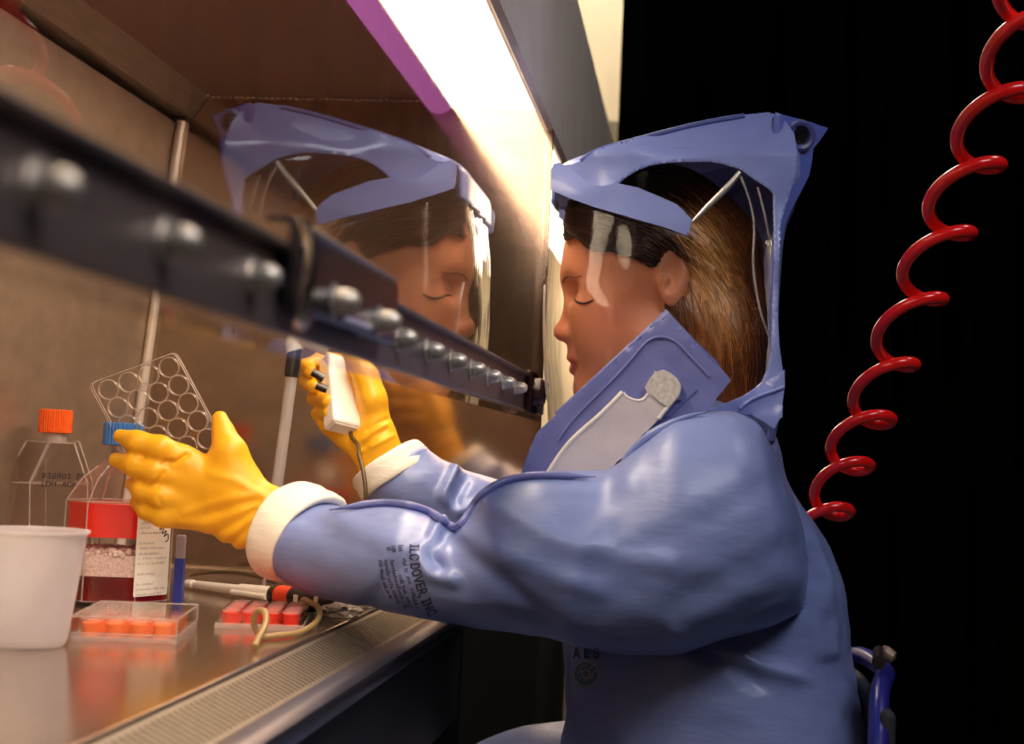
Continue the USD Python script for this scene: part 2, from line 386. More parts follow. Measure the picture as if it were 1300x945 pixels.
# worktop, cove at the back, grille, lip, apron
obj('worktop', rbox((XA, 0.304, W - 0.012), (XB, 0.70, W), 0.002), M_work, cab)
obj('worktop_cove', tube([[XB - 0.004, 0.31, W + 0.003], [XB - 0.004, 0.68, W + 0.003]], 0.005, 12), M_work, cab)
obj('worktop_edge', rbox((XA, 0.2985, W - 0.014), (XB, 0.3035, W - 0.0025), 0.001), M_seam, cab)
g_in, g_out = np.array([0.2985, W - 0.001]), np.array([0.2655, W - 0.0165])
gd = (g_out - g_in); gl = np.linalg.norm(gd); gd /= gl; gn = np.array([-gd[1], gd[0]]);  gn = gn if gn[1] > 0 else -gn
def gbar(x0, x1, u0, u1, t=0.0016):
    a, b = g_in + gd * u0, g_in + gd * u1
    return prism([a, b, b - gn * t, a - gn * t], x0, x1)
ribs = [gbar(x, x + 0.0058, 0.003, gl - 0.003) for x in np.arange(0.55, XB - 0.012, 0.0098)]
obj('front_grille', cat(gbar(XA, XB, 0, 0.003), gbar(XA, XB, gl - 0.003, gl), gbar(XA, 0.55, 0.003, gl - 0.003), *ribs), M_grille, cab, smooth=False, label='slotted front air grille')
obj('grille_trough', prism([g_in - gn * 0.012, g_out - gn * 0.012, g_out - gn * 0.016, g_in - gn * 0.016], XA, XB), mat('trough_steel', (0.16, 0.11, 0.08), 0.5, 0.6), cab)
lipc = [(0.2655, W - 0.0165), (0.258, W - 0.017), (0.252, W - 0.0185), (0.247, W - 0.022), (0.245, W - 0.028), (0.247, W - 0.036), (0.2655, W - 0.036)]
obj('front_lip', prism(lipc, XA, XB), M_lip, cab)
obj('front_apron', trimesh.creation.box(bounds=[(XA, 0.262, W - 0.15), (XB, 0.285, W - 0.034)]), M_apron, cab)
obj('base_tray', trimesh.creation.box(bounds=[(XA, 0.285, W - 0.15), (XB, 0.70, W - 0.05)]), M_apron, cab)
for lx in (XA + 0.03, XB - 0.09):
    for ly in (0.32, 0.62):
        obj('stand_leg', rbox((lx, ly, 0), (lx + 0.06, ly + 0.06, W - 0.148), 0.004), M_dark, cab)
M_lampglow = glow('strip_lamp_glow', (1.0, 0.80, 0.56), 13.0)
# canopy above the sash
zcan = P(700, 157, y=0.18)[2]
ztop = P(757, 84, y=0.18)[2]
obj('canopy', prism([(0.18, zcan), (0.186, zcan - 0.004), (0.192, zcan), (0.192, CZ + 0.03), (0.70, CZ + 0.03), (0.70, ztop), (0.188, ztop), (0.18, ztop - 0.01)], XA - 0.012, X1 - 0.05), M_canopy, cab, label='long grey canopy over the sash')
# the lamp run goes on under the canopy past the end wall, over the added bench block
obj('lamp_diffuser', rbox((XB + 0.014, 0.1965, CZ - 0.012), (X1 - 0.06, 0.296, CZ + 0.02), 0.004), M_lampglow, cab)
obj('next_bench', trimesh.creation.box(bounds=[(XB + 0.014, 0.262, 0.0), (X1 - 0.04, 0.70, W - 0.02)]), M_apron, cab)  # black block added to keep the view below the lamp run dark
# the strip lamp: diffuser, and a violet tube added for the glow at its edge
obj('lamp_diffuser', rbox((XA + 0.02, 0.1965, CZ - 0.012), (XB - 0.001, 0.296, CZ + 0.02), 0.004), M_lampglow, cab, label='glowing white strip lamp')
obj('lamp_rail', prism([(0.2965, CZ - 0.016), (0.2985, CZ - 0.016), (0.2985, CZ + 0.01), (0.2965, CZ + 0.01)], XA, XB), M_polish, cab)
obj('violet_tube', tube([[XA + 0.03, 0.3180, CZ + 0.001], [XB - 0.001, 0.3180, CZ + 0.001]], 0.0185, 20), glow('violet_edge_glow', (0.80, 0.20, 0.58), 0.62), cab, label='glowing violet tube added for the magenta glow beside the strip lamp')

# ================================================================ sash: glass pane with its bolted steel bar
zb, zt = W + 0.2035, W + 0.2405
sash = obj('glass_sash', trimesh.creation.box(bounds=[(XA + 0.002, 0.1868, zb - 0.0075), (XB - 0.002, 0.1878, zcan + 0.01)]), film('sash_glass', 1.5, 0.0), cab, smooth=False, label='clear glass sash above a bolted steel bar')
obj('clamp_bar', rbox((XA + 0.002, 0.1800, zb), (XB + 0.03, 0.1862, zt), 0.0012, 10), M_bar, sash)
obj('bar_flange', rbox((XA + 0.002, 0.1745, zt - 0.0025), (XB + 0.03, 0.1862, zt + 0.0006), 0.001, 10), M_bar, sash)
obj('backing_bar', rbox((XA + 0.002, 0.1885, zb + 0.003), (XB - 0.002, 0.1945, zt - 0.004), 0.001, 8), M_bar, sash)
M_bolt = mat('bolt_steel', (0.86, 0.76, 0.66), 0.36, 0.6, noise=(300, 0.75, 1.15))
prof = [(0, 0.0), (0.0082, 0.0), (0.0085, 0.0012), (0.0062, 0.0018), (0.006, 0.0045), (0.0057, 0.0075), (0.0047, 0.0105), (0.003, 0.0125), (0, 0.0133)]
hexn = m3.Manifold.cylinder(0.004, 0.0072, 0.0072, 6)
bolt_x = [0.404 + 0.1043 * k for k in range(-5, 15)]
for i, bx in enumerate(bolt_x):
    zz = W + 0.2215
    yb = 0.1742 if 0.66 < bx < 0.88 and False else 0.180
    M_ = frame_mat([bx, yb, zz], [1, 0, 0], [0, 0, -1], [0, -1, 0])
    if bx > XB + 0.02: continue
    obj('acorn_bolt', cat(lathe(prof, 24, (bx, yb, zz), (0, -1, 0)), moved(hexn, M_)), M_bolt, sash)
# sash handle bracket over two of the bolts
M_brk = mat('bracket_steel', (0.10, 0.095, 0.12), 0.28, 0.9)
xa, xb = 0.648, 0.868
prof2 = [(0.1745, zt + 0.0005), (0.172, zt + 0.001), (0.1705, zt + 0.004), (0.1705, zt + 0.0105), (0.172, zt + 0.0125), (0.1795, zt + 0.0125), (0.1795, zt + 0.0105), (0.1735, zt + 0.0105), (0.1735, zt + 0.003), (0.1795, zt + 0.0025), (0.1795, zb + 0.012), (0.1745, zb + 0.012)]
bk = [(0.1700, zt + 0.009), (0.1725, zt + 0.0115), (0.1850, zt + 0.0115), (0.1850, zt + 0.009), (0.1745, zt + 0.0085), (0.1745, zb + 0.011), (0.1715, zb + 0.009), (0.1690, zb + 0.011), (0.1690, zt + 0.004)]
obj('handle_bracket', prism(bk, xa, xb), M_brk, sash, label='raised dark handle bracket')
ring = [[xa, 0.1685 - 0.001 * 0, zt + 0.010], [xa, 0.166, zt + 0.002], [xa, 0.166, zb + 0.014], [xa + 0.003, 0.168, zb + 0.007], [xa + 0.02, 0.170, zb + 0.0065]]
obj('bracket_rod', tube(spline(ring, 30), 0.0028, 10), M_polish, sash)
obj('bracket_pull', rbox((0.728, 0.1655, zb + 0.012), (0.792, 0.1695, zb + 0.0165), 0.0015), M_polish, sash)
for bx in (0.713, 0.817):
    obj('acorn_bolt', lathe(prof, 20, (bx, 0.1695, W + 0.2225), (0, -1, 0)), M_bolt, sash)
M_knob = mat('black_knob', (0.03, 0.012, 0.012), 0.3)
kx = 1.66
obj('latch_knob', cat(lathe([(0, 0), (0.013, 0), (0.015, 0.003), (0.015, 0.014), (0.012, 0.018), (0, 0.018)], 28, (kx, 0.178, W + 0.222), (0, -1, 0)),
    rbox((kx - 0.02, 0.172, zb - 0.004), (kx + 0.05, 0.18, zt + 0.004), 0.003)), M_knob, sash, label='dark latch knob at the far end of the bar')
# ================================================================ things on the worktop
M_clear = film('clear_plastic', 1.5, 0.04, (0.97, 0.95, 0.95))
M_clear_edge = mat('clear_plastic_edge', (0.92, 0.85, 0.82), 0.15, transmission_weight=0.75, ior=1.3)
M_redmed = mat('red_medium', (0.95, 0.04, 0.03), 0.6, specular_ior_level=0.1)
M_orangemed = mat('orange_medium', (0.98, 0.24, 0.08), 0.6, specular_ior_level=0.1)
M_lid = film('lid_plastic', 1.32, 0.04, (0.99, 0.97, 0.97))
M_ink = mat('black_ink', (0.02, 0.015, 0.02), 0.6)
def ground(px, py, z=0.0): return P(px, py, z=z)
def frame2(o, a, yaw_pt=None):
    u = unit(np.array([a[0] - o[0], a[1] - o[1], 0])); v = np.array([-u[1], u[0], 0])
    return u, v
def well_plate(corner_l, corner_r, along, name, label, med, lid, S):
    """corner_l, corner_r: front corners on the worktop; a 24-well plate, short side in front"""
    A, B, C = ground(*corner_l), ground(*corner_r), ground(*along)
    u = unit((B - A) * [1, 1, 0]); v = np.array([-u[1], u[0], 0])
    if v @ (C - B) < 0: v = -v
    c2 = unit((C - B) * [1, 1, 0]); mid = unit(v + c2); u2 = np.cross(mid, [0, 0, 1]); u2 = u2 if u2 @ u > 0 else -u2
    u = unit(u + u2); v = np.array([-u[1], u[0], 0]); v = v if v @ (C - B) > 0 else -v
    wd, ln = S * 0.0855, S * 0.1276
    o = A
    M = frame_mat(o, u, v, [0, 0, 1]) if np.cross(u, v)[2] > 0 else frame_mat(o, u, v, [0, 0, 1])
    t = thing(name, o + u * wd / 2 + v * ln / 2, label, 'well plate')
    H = 0.0165 * S
    def put(nm, ms, mt, **k):
        q = moved(ms, M)
        if np.linalg.det(M[:3, :3]) < 0: q.invert()
        return obj(nm, q, mt, t, **k)
    put('skirt', cat(*[rbox(*b, 0.0004, 6) for b in [((0, 0, 0), (wd, 0.0016, 0.005)), ((0, ln - 0.0016, 0), (wd, ln, 0.005)), ((0, 0, 0), (0.0016, ln, 0.005)), ((wd - 0.0016, 0, 0), (wd, ln, 0.005))]]), M_clear_edge)
    i0 = 0.003
    if not lid: put('tray', cat(*[trimesh.creation.box(bounds=b) for b in [((i0, i0, 0.002), (wd - i0, i0 + 0.001, H)), ((i0, ln - i0 - 0.001, 0.002), (wd - i0, ln - i0, H)), ((i0, i0, 0.002), (i0 + 0.001, ln - i0, H)), ((wd - i0 - 0.001, i0, 0.002), (wd - i0, ln - i0, H))]]), M_clear, smooth=False)
    p = 0.0193 * S; r = 0.0082 * S
    for i in range(4):
        for j in range(6):
            cx, cy = wd / 2 + (i - 1.5) * p, ln / 2 + (j - 2.5) * p
            w = put('well', lathe([(r - 0.0006, H - 0.0006), (r + 0.0004, H - 0.0006), (r + 0.0004, H + 0.0003), (r - 0.0006, H + 0.0003), (r - 0.0006, H - 0.0006)], 20, (cx, cy, 0)), M_clear_edge)
            hm = H * (0.85 if lid else 0.90)
            if i0: 
                q = moved(lathe([(0, 0.002), (r - 0.0006, 0.002), (r - 0.0006, hm), (0, hm)], 18, (cx, cy, 0)), M)
                if np.linalg.det(M[:3, :3]) < 0: q.invert()
                obj('medium', q, med, w)
    if lid:
        h0, h1 = 0.0065, H + 0.0035
        sh = m3.Manifold.cube([wd, ln, h1 - h0]).translate([0, 0, h0]) - m3.Manifold.cube([wd - 0.002, ln - 0.002, h1]).translate([0.001, 0.001, h0 - h1 + (h1 - h0) - 0.001 + 0.0])
        put('lid', sh, M_lid, smooth=False, label='clear lid')
        e = 0.0006
        rim = [[(0, 0, h1), (wd, 0, h1)], [(wd, 0, h1), (wd, ln, h1)], [(wd, ln, h1), (0, ln, h1)], [(0, ln, h1), (0, 0, h1)], [(0, 0, h0), (wd, 0, h0)], [(wd, 0, h0), (wd, ln, h0)], [(0, 0, h0), (0, 0, h1)], [(wd, 0, h0), (wd, 0, h1)], [(wd, ln, h0), (wd, ln, h1)]]
        put('lid_rim', cat(*[tube([a, b], e, 6) for a, b in rim]), M_clear_edge)
    return t
well_plate((88, 814.5), (200.5, 818), (252, 797.5), 'well_plate', 'lidded clear well plate with orange medium in front of the blue-capped bottle', M_orangemed, True, 0.93)
well_plate((272, 798.5), (373, 802), (395, 786), 'well_plate', 'open clear well plate with bright red medium beside the beige tubing', M_redmed, False, 0.86)

# frosted beaker at the frame's left edge
bx = 1.165
bc = ground(33, 820); k = bx / F
bk = thing('plastic_beaker', bc, 'frosted white plastic beaker at the front left of the worktop', 'beaker')
M_frost = mat('frosted_plastic', (0.63, 0.56, 0.63), 0.42, subsurface_weight=0.5, subsurface_scale=0.02, subsurface_radius=(1, 0.9, 0.95))
hB = (818 - 674) * k * 1.0
rb, rt = 50 * k, 66 * k
prof = [(0, 0.0012), (rb * 0.8, 0.001), (rb * 0.86, 0), (rb * 0.95, 0.002), (rb, 0.006), (rb + (rt - rb) * 0.5, hB * 0.5), (rt, hB - 0.002), (rt + 0.0022, hB - 0.001), (rt + 0.0022, hB + 0.001), (rt - 0.001, hB + 0.001), (rt - 0.0022, hB - 0.002), (rb + (rt - rb) * 0.5 - 0.0016, hB * 0.5), (rb - 0.002, 0.008), (rb * 0.9, 0.004), (0, 0.0035)]
obj('cup', lathe(prof, 64, bc), M_frost, bk)
q = P(52, 778, x=bx - 0.04)
qq = np.array([bc[0], bc[1]]); dirv = unit((q - bc) * [1, 1, 0]); zz = q[2] - W
rr = rb + (rt - rb) * zz / hB
obj('moulding_mark', tube([bc + [0, 0, zz] + (rr + 0.0002) * dirv + 0.0042 * (np.cos(a) * np.cross([0, 0, 1], dirv) + np.sin(a) * np.array([0, 0, 1])) for a in np.linspace(0, 2 * np.pi, 25)], 0.0009, 8), M_frost, bk)

# tissue culture flask with orange cap
fx = 1.515; k = fx / F
f0 = ground(60, 752.0); f0 = P(58, 600, x=fx); f0[2] = W
fl = thing('culture_flask', f0, 'clear culture flask with an orange cap and handwriting, behind the frosted beaker', 'flask')
def fpt(px, py, dx=0.0): return P(px, py, x=fx + dx)
dz = 0.034
def flask_ring(z_py, l, c, r, b):
    """left back corner, front left corner, right front corner, right back corner, as pixels on one level"""
    return [fpt(l, z_py, 0.0), fpt(c, z_py + 2, -dz * 0.9), fpt(r, z_py + 3, -dz * 0.55), fpt(r + 6, z_py + 1, dz * 0.45), fpt(l + (r - c) * 0.75, z_py, dz * 0.9)]
def rounded(ring, r, n=5):
    ring = [np.array(p) for p in ring]; out = []
    for i, p in enumerate(ring):
        a, b = ring[i - 1], ring[(i + 1) % len(ring)]
        pa = p + unit(a - p) * r; pb = p + unit(b - p) * r
        for t in np.linspace(0, 1, n): out.append((1 - t) ** 2 * pa + 2 * t * (1 - t) * p + t * t * pb)
    return np.array(out)
rings = []
for (py, l, c, r, b, rd) in [(757, 2, 36, 108, 0, 0.006), (755, 2, 36, 110, 0, 0.006), (612, 3, 38, 111, 0, 0.005), (608, 4, 39, 111, 0, 0.005), (562, 33, 62, 95, 0, 0.004), (558, 36, 63, 94, 0, 0.004)]:
    rings.append(rounded(flask_ring(py, l, c, r, b), rd))
for i in (0,): rings[i][:, 2] = W + 0.0005
rings[1][:, 2] = W + 0.003
body = loft(np.array(rings))
obj('flask_body', body, film('flask_plastic', 1.5, 0.05, (0.9, 0.86, 0.86)), fl, smooth=25)
edges = []
ring0 = [flask_ring(612, 3, 38, 111, 0), flask_ring(560, 34, 62.5, 94.5, 0)]
base = flask_ring(757, 2, 36, 110, 0)
for i in range(5):
    b_ = base[i].copy(); b_[2] = W + 0.001
    edges.append(tube([b_, ring0[0][i]], 0.0008, 8)); edges.append(tube([ring0[0][i], ring0[1][i]], 0.0017 if i == 1 else 0.0008, 8))
    edges.append(tube([ring0[0][i], ring0[0][(i + 1) % 5]], 0.0006, 6)); edges.append(tube([ring0[1][i], ring0[1][(i + 1) % 5]], 0.0009, 6))
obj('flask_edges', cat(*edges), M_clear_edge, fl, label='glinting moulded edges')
cc = P(69.5, 552, x=fx)
nk = thing  # neck and cap on the flask's axis
obj('neck', lathe([(0.0105, -0.008), (0.0118, -0.008), (0.0118, 0.006), (0.0105, 0.006), (0.0105, -0.008)], 28, cc), M_clear_edge, fl)
M_orange = mat('orange_cap', (0.95, 0.13, 0.01), 0.38)
def ridged_cap(c, r, h, n=40, depth=0.0006, tilt=(0, 0, 1)):
    th = np.linspace(0, 2 * np.pi, n * 4, endpoint=False)
    rad = r - depth * (0.5 + 0.5 * np.sign(np.sin(th * n)))
    def ring(s, z): return np.stack([rad * s * np.cos(th), rad * s * np.sin(th), np.full_like(th, z)], 1) + c
    return loft(np.array([ring(0.9, 0), ring(1, 0.0006), ring(1, h - 0.0015), ring(0.95, h), ring(0.4, h)]))
obj('cap', ridged_cap(cc + [0, 0, 0.0015], 0.0165, 0.0235), M_orange, fl, smooth=30, label='orange screw cap')
def write(lines, M, height, mat_, parent, name, gap=1.5, bold=False):
    ms = []
    for i, s in enumerate(lines):
        t = meshkit.text_mesh(s, height, 0.00012, bold); t.apply_translation([0, -i * height * gap, 0]); ms.append(t)
    return obj(name, moved(cat(*ms), M), mat_, parent, smooth=False)
p0, p1 = flask_ring(590, 17, 49, 103, 0)[1:3]
lowp = flask_ring(612, 3, 38, 111, 0)
u = unit(p1 - p0); dn = unit((lowp[1] + lowp[2]) / 2 - (ring0[1][1] + ring0[1][2]) / 2); nrm = unit(np.cross(u, -dn))
if nrm @ (CAM - p0) < 0: nrm = -nrm
o = P(52, 606, x=fx - dz * 0.85) 
o = p0 + u * 0.004 + dn * 0.012 + nrm * 0.0022
write(['P388D1  20', 'LDH-ACh'], frame_mat(o, u, -dn, nrm), 0.0052, M_ink, fl, 'handwriting', bold=True)

# square medium bottle with blue cap, foam and label
mx = 1.44; k = mx / F
mc = P(150, 690, x=mx); mc[2] = W
fw = unit((mc - CAM) * [1, 1, 0]); rt_ = np.array([fw[1], -fw[0], 0])
mb = thing('medium_bottle', mc, 'clear medium bottle with blue cap, white label, red liquid and pink foam', 'bottle')
R = 68 * k * 1.03
angs = np.radians([8, 69, 126, 184, 249, 306])
def hexring(s, z, rd=0.006):
    # angle measured in plan: 0 = image right (-y), 90 = towards the camera (-x)
    pts = [mc + s * R * (-np.sin(a) * fw * 0.9 + np.cos(a) * rt_) + [0, 0, z] for a in angs]
    return rounded(pts, rd * min(1, s), 6)
def zpy(py): return P(150, py, x=mx - R * 0.8)[2] - W
z_sh, z_top = zpy(640), zpy(588)
rings = [hexring(0.92, 0.0006), hexring(0.99, 0.003), hexring(1, 0.008), hexring(1, z_sh - 0.002), hexring(0.98, z_sh + 0.003), hexring(0.72, z_sh + 0.022), hexring(0.45, z_top - 0.004), hexring(0.34, z_top + 0.002), hexring(0.30, z_top + 0.01), hexring(0.30, z_top + 0.02)]
obj('glass_body', loft(np.array(rings)), film('bottle_glass', 1.4, 0.05, (0.97, 0.95, 0.96)), mb, smooth=25)
z_liq, z_foam, z_b0, z_b1 = zpy(734), zpy(706), zpy(684), zpy(641)
M_darkred = mat('dark_red_liquid', (0.16, 0.003, 0.006), 0.12, noise=(14, 0.5, 2.0))
def hexr_in(s, z): return hexring(s, z, 0.008)
def grade(z0, z1, s0=0.97, s1=0.97): return loft(np.array([hexr_in(s0, z0), hexr_in(s1, z1)]))
obj('red_liquid', grade(0.003, z_liq), M_darkred, mb, smooth=40)
fm = grade(z_liq + 0.0002, z_foam, 0.97, 0.968)
foam = [fm]
fr = np.random.default_rng(3)
for _ in range(420):
    a = fr.uniform(0, 2 * np.pi); s = np.sqrt(fr.uniform(0, 1)) * 0.86
    foam.append(trimesh.creation.icosphere(1, fr.uniform(0.0012, 0.0035)).apply_translation(mc + [R * s * 0.92 * np.cos(a), R * s * 0.92 * np.sin(a), z_foam + fr.uniform(-0.001, 0.004)]))
obj('foam', cat(*foam), mat('pink_foam', (0.93, 0.66, 0.60), 0.4, noise=(420, 0.7, 1.2), bump=(380, 0.6, 0.002)), mb, smooth=40, kind='stuff')
M_band = mat('clear_red_band', (0.95, 0.028, 0.012), 0.2)
obj('red_band', grade(z_b0, z_b1, 0.966, 0.966), M_band, mb, smooth=40, label='bright red clear layer high in the bottle')
ed = []
for a in angs:
    q = lambda s, z: mc + s * R * 0.985 * (-np.sin(a) * fw * 0.9 + np.cos(a) * rt_) + [0, 0, z]
    ed.append(tube([q(1, 0.004), q(1, z_sh), q(0.72, z_sh + 0.022), q(0.45, z_top - 0.004)], 0.0008, 8))
for s, z in ((0.985, z_sh + 0.001), (0.98, 0.004)):
    h_ = hexring(s, z); ed.append(tube(np.vstack([h_, h_[:2]]), 0.0007, 6))
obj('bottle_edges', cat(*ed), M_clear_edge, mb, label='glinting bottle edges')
M_label = mat('paper_label', (0.93, 0.88, 0.80), 0.7)
f1 = hexring(1.0, 0)  # find the face between vertices 0 and 1
va, vb = [mc + R * 1.006 * (-np.sin(a) * fw * 0.9 + np.cos(a) * rt_) for a in (angs[0], angs[1])]
u = unit(va - vb); nrm = unit(np.cross(u, [0, 0, 1.0])); nrm = nrm if nrm @ (CAM - va) > 0 else -nrm
zl0, zl1 = zpy(758), zpy(648)
wl = np.linalg.norm(va - vb)
Ml = frame_mat(vb - u * 0.004 + nrm * 0.0006 + [0, 0, zl0], u, [0, 0, 1], np.cross(u, [0, 0, 1]))
sg = 1 if np.cross(u, [0, 0, 1.0]) @ nrm > 0 else -1
lw, lh = wl * 0.97, zl1 - zl0
lab = sbox(0.002, 0.002, lw - 0.002, lh - 0.002).buffer(0.002)
ob = obj('label', moved(trimesh.creation.extrude_polygon(lab, 0.0003, engine='earcut'), Ml), M_label, mb, smooth=False, label='white paper label')
Mt = Ml.copy(); Mt[:3, 3] += nrm * (0.00045 if sg > 0 else 0.0001)
if sg < 0: Mt[:3, 2] *= -1
M_grey = mat('grey_print', (0.66, 0.60, 0.61), 0.7); M_bluep = mat('blue_print', (0.12, 0.14, 0.4), 0.7)
hh = 0.0021
tx = []
pr = np.random.default_rng(17)
for i, wd_ in enumerate([0.5, 0.62, 0.4, 0.75, 0, 0.5, 0.8, 0.7, 0.9, 0.85, 0, 0.6, 0, 0.55, 0.9, 0.85]):   # print too small to read in the photograph: rows of tiny strokes
    x = 0.0035
    while x < lw * wd_:
        h = hh * pr.choice([0.6, 0.6, 1.0]); w_ = pr.uniform(0.0005, 0.0012)
        if pr.random() > 0.16: tx.append(trimesh.creation.box(bounds=[(x, lh - 0.007 - i * 0.0047, 0), (x + w_, lh - 0.007 - i * 0.0047 + h, 0.0001)]))
        x += w_ + 0.0004
obj('label_print', moved(cat(*tx), Mt), M_grey, ob, smooth=False)
scr = spline(np.array([[0.5, 0.93], [0.56, 0.88], [0.62, 0.90], [0.60, 0.84], [0.70, 0.85], [0.66, 0.78], [0.78, 0.80], [0.74, 0.73], [0.86, 0.76], [0.80, 0.69], [0.90, 0.72], [0.93, 0.66], [0.85, 0.64]]) * [lw, lh], 90)
scr3 = (Mt[:3, :3] @ np.c_[scr, np.zeros(len(scr))].T).T + Mt[:3, 3]
obj('scribble', tube(scr3, 0.0005, 6), M_ink, ob)
M_blue = mat('blue_cap', (0.05, 0.19, 0.55), 0.4)
capc = P(156, 566, x=mx); capc[0] = mc[0]
obj('cap', ridged_cap(np.array([mc[0], P(156, 566, x=mx)[1], capc[2]]), 26 * k, 0.0215, 34, 0.0009), M_blue, mb, smooth=30, label='ridged blue screw cap')
nkc = np.array([mc[0], P(156, 566, x=mx)[1], 0])
obj('neck_ring', lathe([(0.009, W + z_top + 0.004), (0.0125, W + z_top + 0.004), (0.0125, W + z_top + 0.008), (0.009, W + z_top + 0.008), (0.009, W + z_top + 0.004)], 28, nkc), M_clear_edge, mb)
obj('neck_thread', lathe([(0, W + z_top - 0.002), (0.0105, W + z_top - 0.002), (0.0105, capc[2] + 0.004), (0, capc[2] + 0.004)], 28, nkc), film('neck_glass', 1.5, 0.06, (0.8, 0.72, 0.72)), mb)
# slim tube with blue body
tc = ground(225, 771)
tt = thing('sample_tube', tc, 'slim upright tube with blue lower half beside the bottle label', 'tube')
k = tc[0] / F
obj('tube_body', rbox(tc + [-0.0045, -6.2 * k, 0.0], tc + [0.0045, 6.2 * k, 63 * k], 0.0012), mat('blue_plastic', (0.035, 0.06, 0.42), 0.3, transmission_weight=0.2), tt)
obj('clear_top', rbox(tc + [-0.004, -5.6 * k, 62 * k], tc + [0.004, 5.6 * k, 93 * k], 0.0015), mat('milky_plastic', (0.55, 0.52, 0.62), 0.25, transmission_weight=0.4), tt)

# micropipette lying on the bench
a, b = ground(238, 741, 0.006), ground(432, 766, 0.011)
ax = unit(b - a); Lp = np.linalg.norm(b - a)
mp = thing('micropipette', (a + b) / 2 * [1, 1, 0] + [0, 0, W], 'white micropipette with an orange-red ring lying behind the red well plate', 'pipette')
M_white = mat('white_plastic', (0.85, 0.80, 0.74), 0.32)
M_blk = mat('black_plastic', (0.018, 0.014, 0.014), 0.3)
obj('barrel', lathe([(0, 0), (0.0042, 0), (0.0046, 0.004), (0.0046, 0.011), (0.003, 0.013), (0.003, 0.017), (0.0042, 0.019), (0.0052, Lp * 0.36), (0.0066, Lp * 0.38), (0.0078, Lp * 0.60), (0, Lp * 0.60)], 28, a, ax), M_white, mp)
obj('collar', lathe([(0, Lp * 0.595), (0.0098, Lp * 0.6), (0.0105, Lp * 0.62), (0.0105, Lp * 0.635), (0, Lp * 0.637)], 28, a, ax), M_blk, mp)
obj('orange_ring', lathe([(0, Lp * 0.632), (0.0100, Lp * 0.634), (0.0100, Lp * 0.73), (0, Lp * 0.733)], 28, a, ax), mat('orange_red_plastic', (0.85, 0.07, 0.02), 0.35), mp, label='orange-red ring')
obj('grip', lathe([(0, Lp * 0.728), (0.0108, Lp * 0.73), (0.0112, Lp * 0.76), (0.0112, Lp * 0.93), (0.009, Lp * 0.97), (0.005, Lp * 0.985), (0.005, Lp * 1.01), (0, Lp * 1.01)], 28, a, ax), M_blk, mp, label='black grip')
sidev = unit(np.cross(ax, [0, 0, 1.0])); sidev = sidev if sidev @ (CAM - a) > 0 else -sidev
wpos = a + ax * Lp * 0.79 + sidev * 0.0109
obj('window', moved(rbox((-0.0035, -0.0038, -0.0006), (0.0035, 0.0038, 0.0007), 0.0004), frame_mat(wpos, ax, np.cross(sidev, ax), sidev)), M_white, mp)
obj('band', lathe([(0.0110, Lp * 0.90), (0.0117, Lp * 0.90), (0.0117, Lp * 0.925), (0.0110, Lp * 0.925), (0.0110, Lp * 0.90)], 24, a, ax), M_white, mp)
e0 = a + ax * Lp * 0.36 + sidev * 0.0075; e1 = a + ax * Lp * 0.6 + sidev * 0.010
obj('ejector_arm', tube([e0 - [0, 0, 0.002], e1 - [0, 0, 0.002]], 0.0028, 12), M_white, mp)

# beige rubber tubing looped in front of the red plate
def Z(q): return (200 + q[0] / 4.3333, 660 + q[1] / 4.3333)
path = [((535, 722), 1.165), ((575, 620), 1.18), ((597, 545), 1.195), ((590, 510), 1.20), ((565, 499), 1.205), ((540, 515), 1.21), ((530, 560), 1.215), ((540, 605), 1.22), ((575, 642), 1.225), ((640, 656), 1.235), ((720, 648), 1.25), ((800, 618), 1.28), ((865, 572), 1.32), ((893, 520), 1.36), ((880, 478), 1.39), ((840, 456), 1.42), ((795, 452), 1.45), ((800, 480), 1.46), ((850, 500), 1.47), ((915, 480), 1.48), ((950, 440), 1.50), ((963, 405), 1.52), ((975, 380), 1.54), ((985, 350), 1.57)]
pp = [P(*Z(q), x=x) for q, x in path]
pp = [np.maximum(p, [-9, -9, W + 0.0032]) for p in pp]
tb = obj('rubber_tubing', tube(spline(pp, 160), 0.0025, 12), mat('beige_rubber', (0.42, 0.28, 0.12), 0.4), label='beige rubber tubing looped on the worktop before the red plate', cat='tubing')
path2 = [((985, 395), 1.535), ((970, 440), 1.50), ((945, 500), 1.46), ((905, 535), 1.43), ((860, 545), 1.42)]
pp = [np.maximum(P(*Z(q), x=x), [-9, -9, W + 0.0025]) for q, x in path2]
obj('grey_cord', tube(spline(pp, 40), 0.0018, 10), mat('grey_green_rubber', (0.12, 0.13, 0.10), 0.4), label='thin grey-green cord trailing behind the beige tubing', cat='cord')
# crumpled clear wrapper with a yellow dot by the sleeve
def crumple(c, r, seed, zf=0.5):
    t = trimesh.creation.icosphere(3, 1.0); v = t.vertices
    d = 0.6 + 0.8 * meshkit.noise(v * 1.7 + 5, seed) + 0.35 * (meshkit.noise(v * 4.3, seed + 1) - 0.5)
    t.vertices = c + v * d[:, None] * np.array(r); t.vertices[:, 2] = np.maximum(t.vertices[:, 2], W + 0.0004)
    return t
M_wrap = mat('clear_wrapper', (0.72, 0.64, 0.58), 0.18, transmission_weight=0.55, ior=1.25, bump=(90, 0.5, 0.003))
wp = ground(452, 771); wp[2] = W
wr = thing('wrapper', wp, 'crumpled clear wrapper with a yellow dot under the blue sleeve', 'wrapper')
obj('film', crumple(wp + [0, 0, 0.004], (0.028, 0.02, 0.008), 4), M_wrap, wr, smooth=False)
obj('white_strip', crumple(wp + [0.055, -0.004, 0.008], (0.03, 0.022, 0.007), 9), M_white, wr, smooth=30)
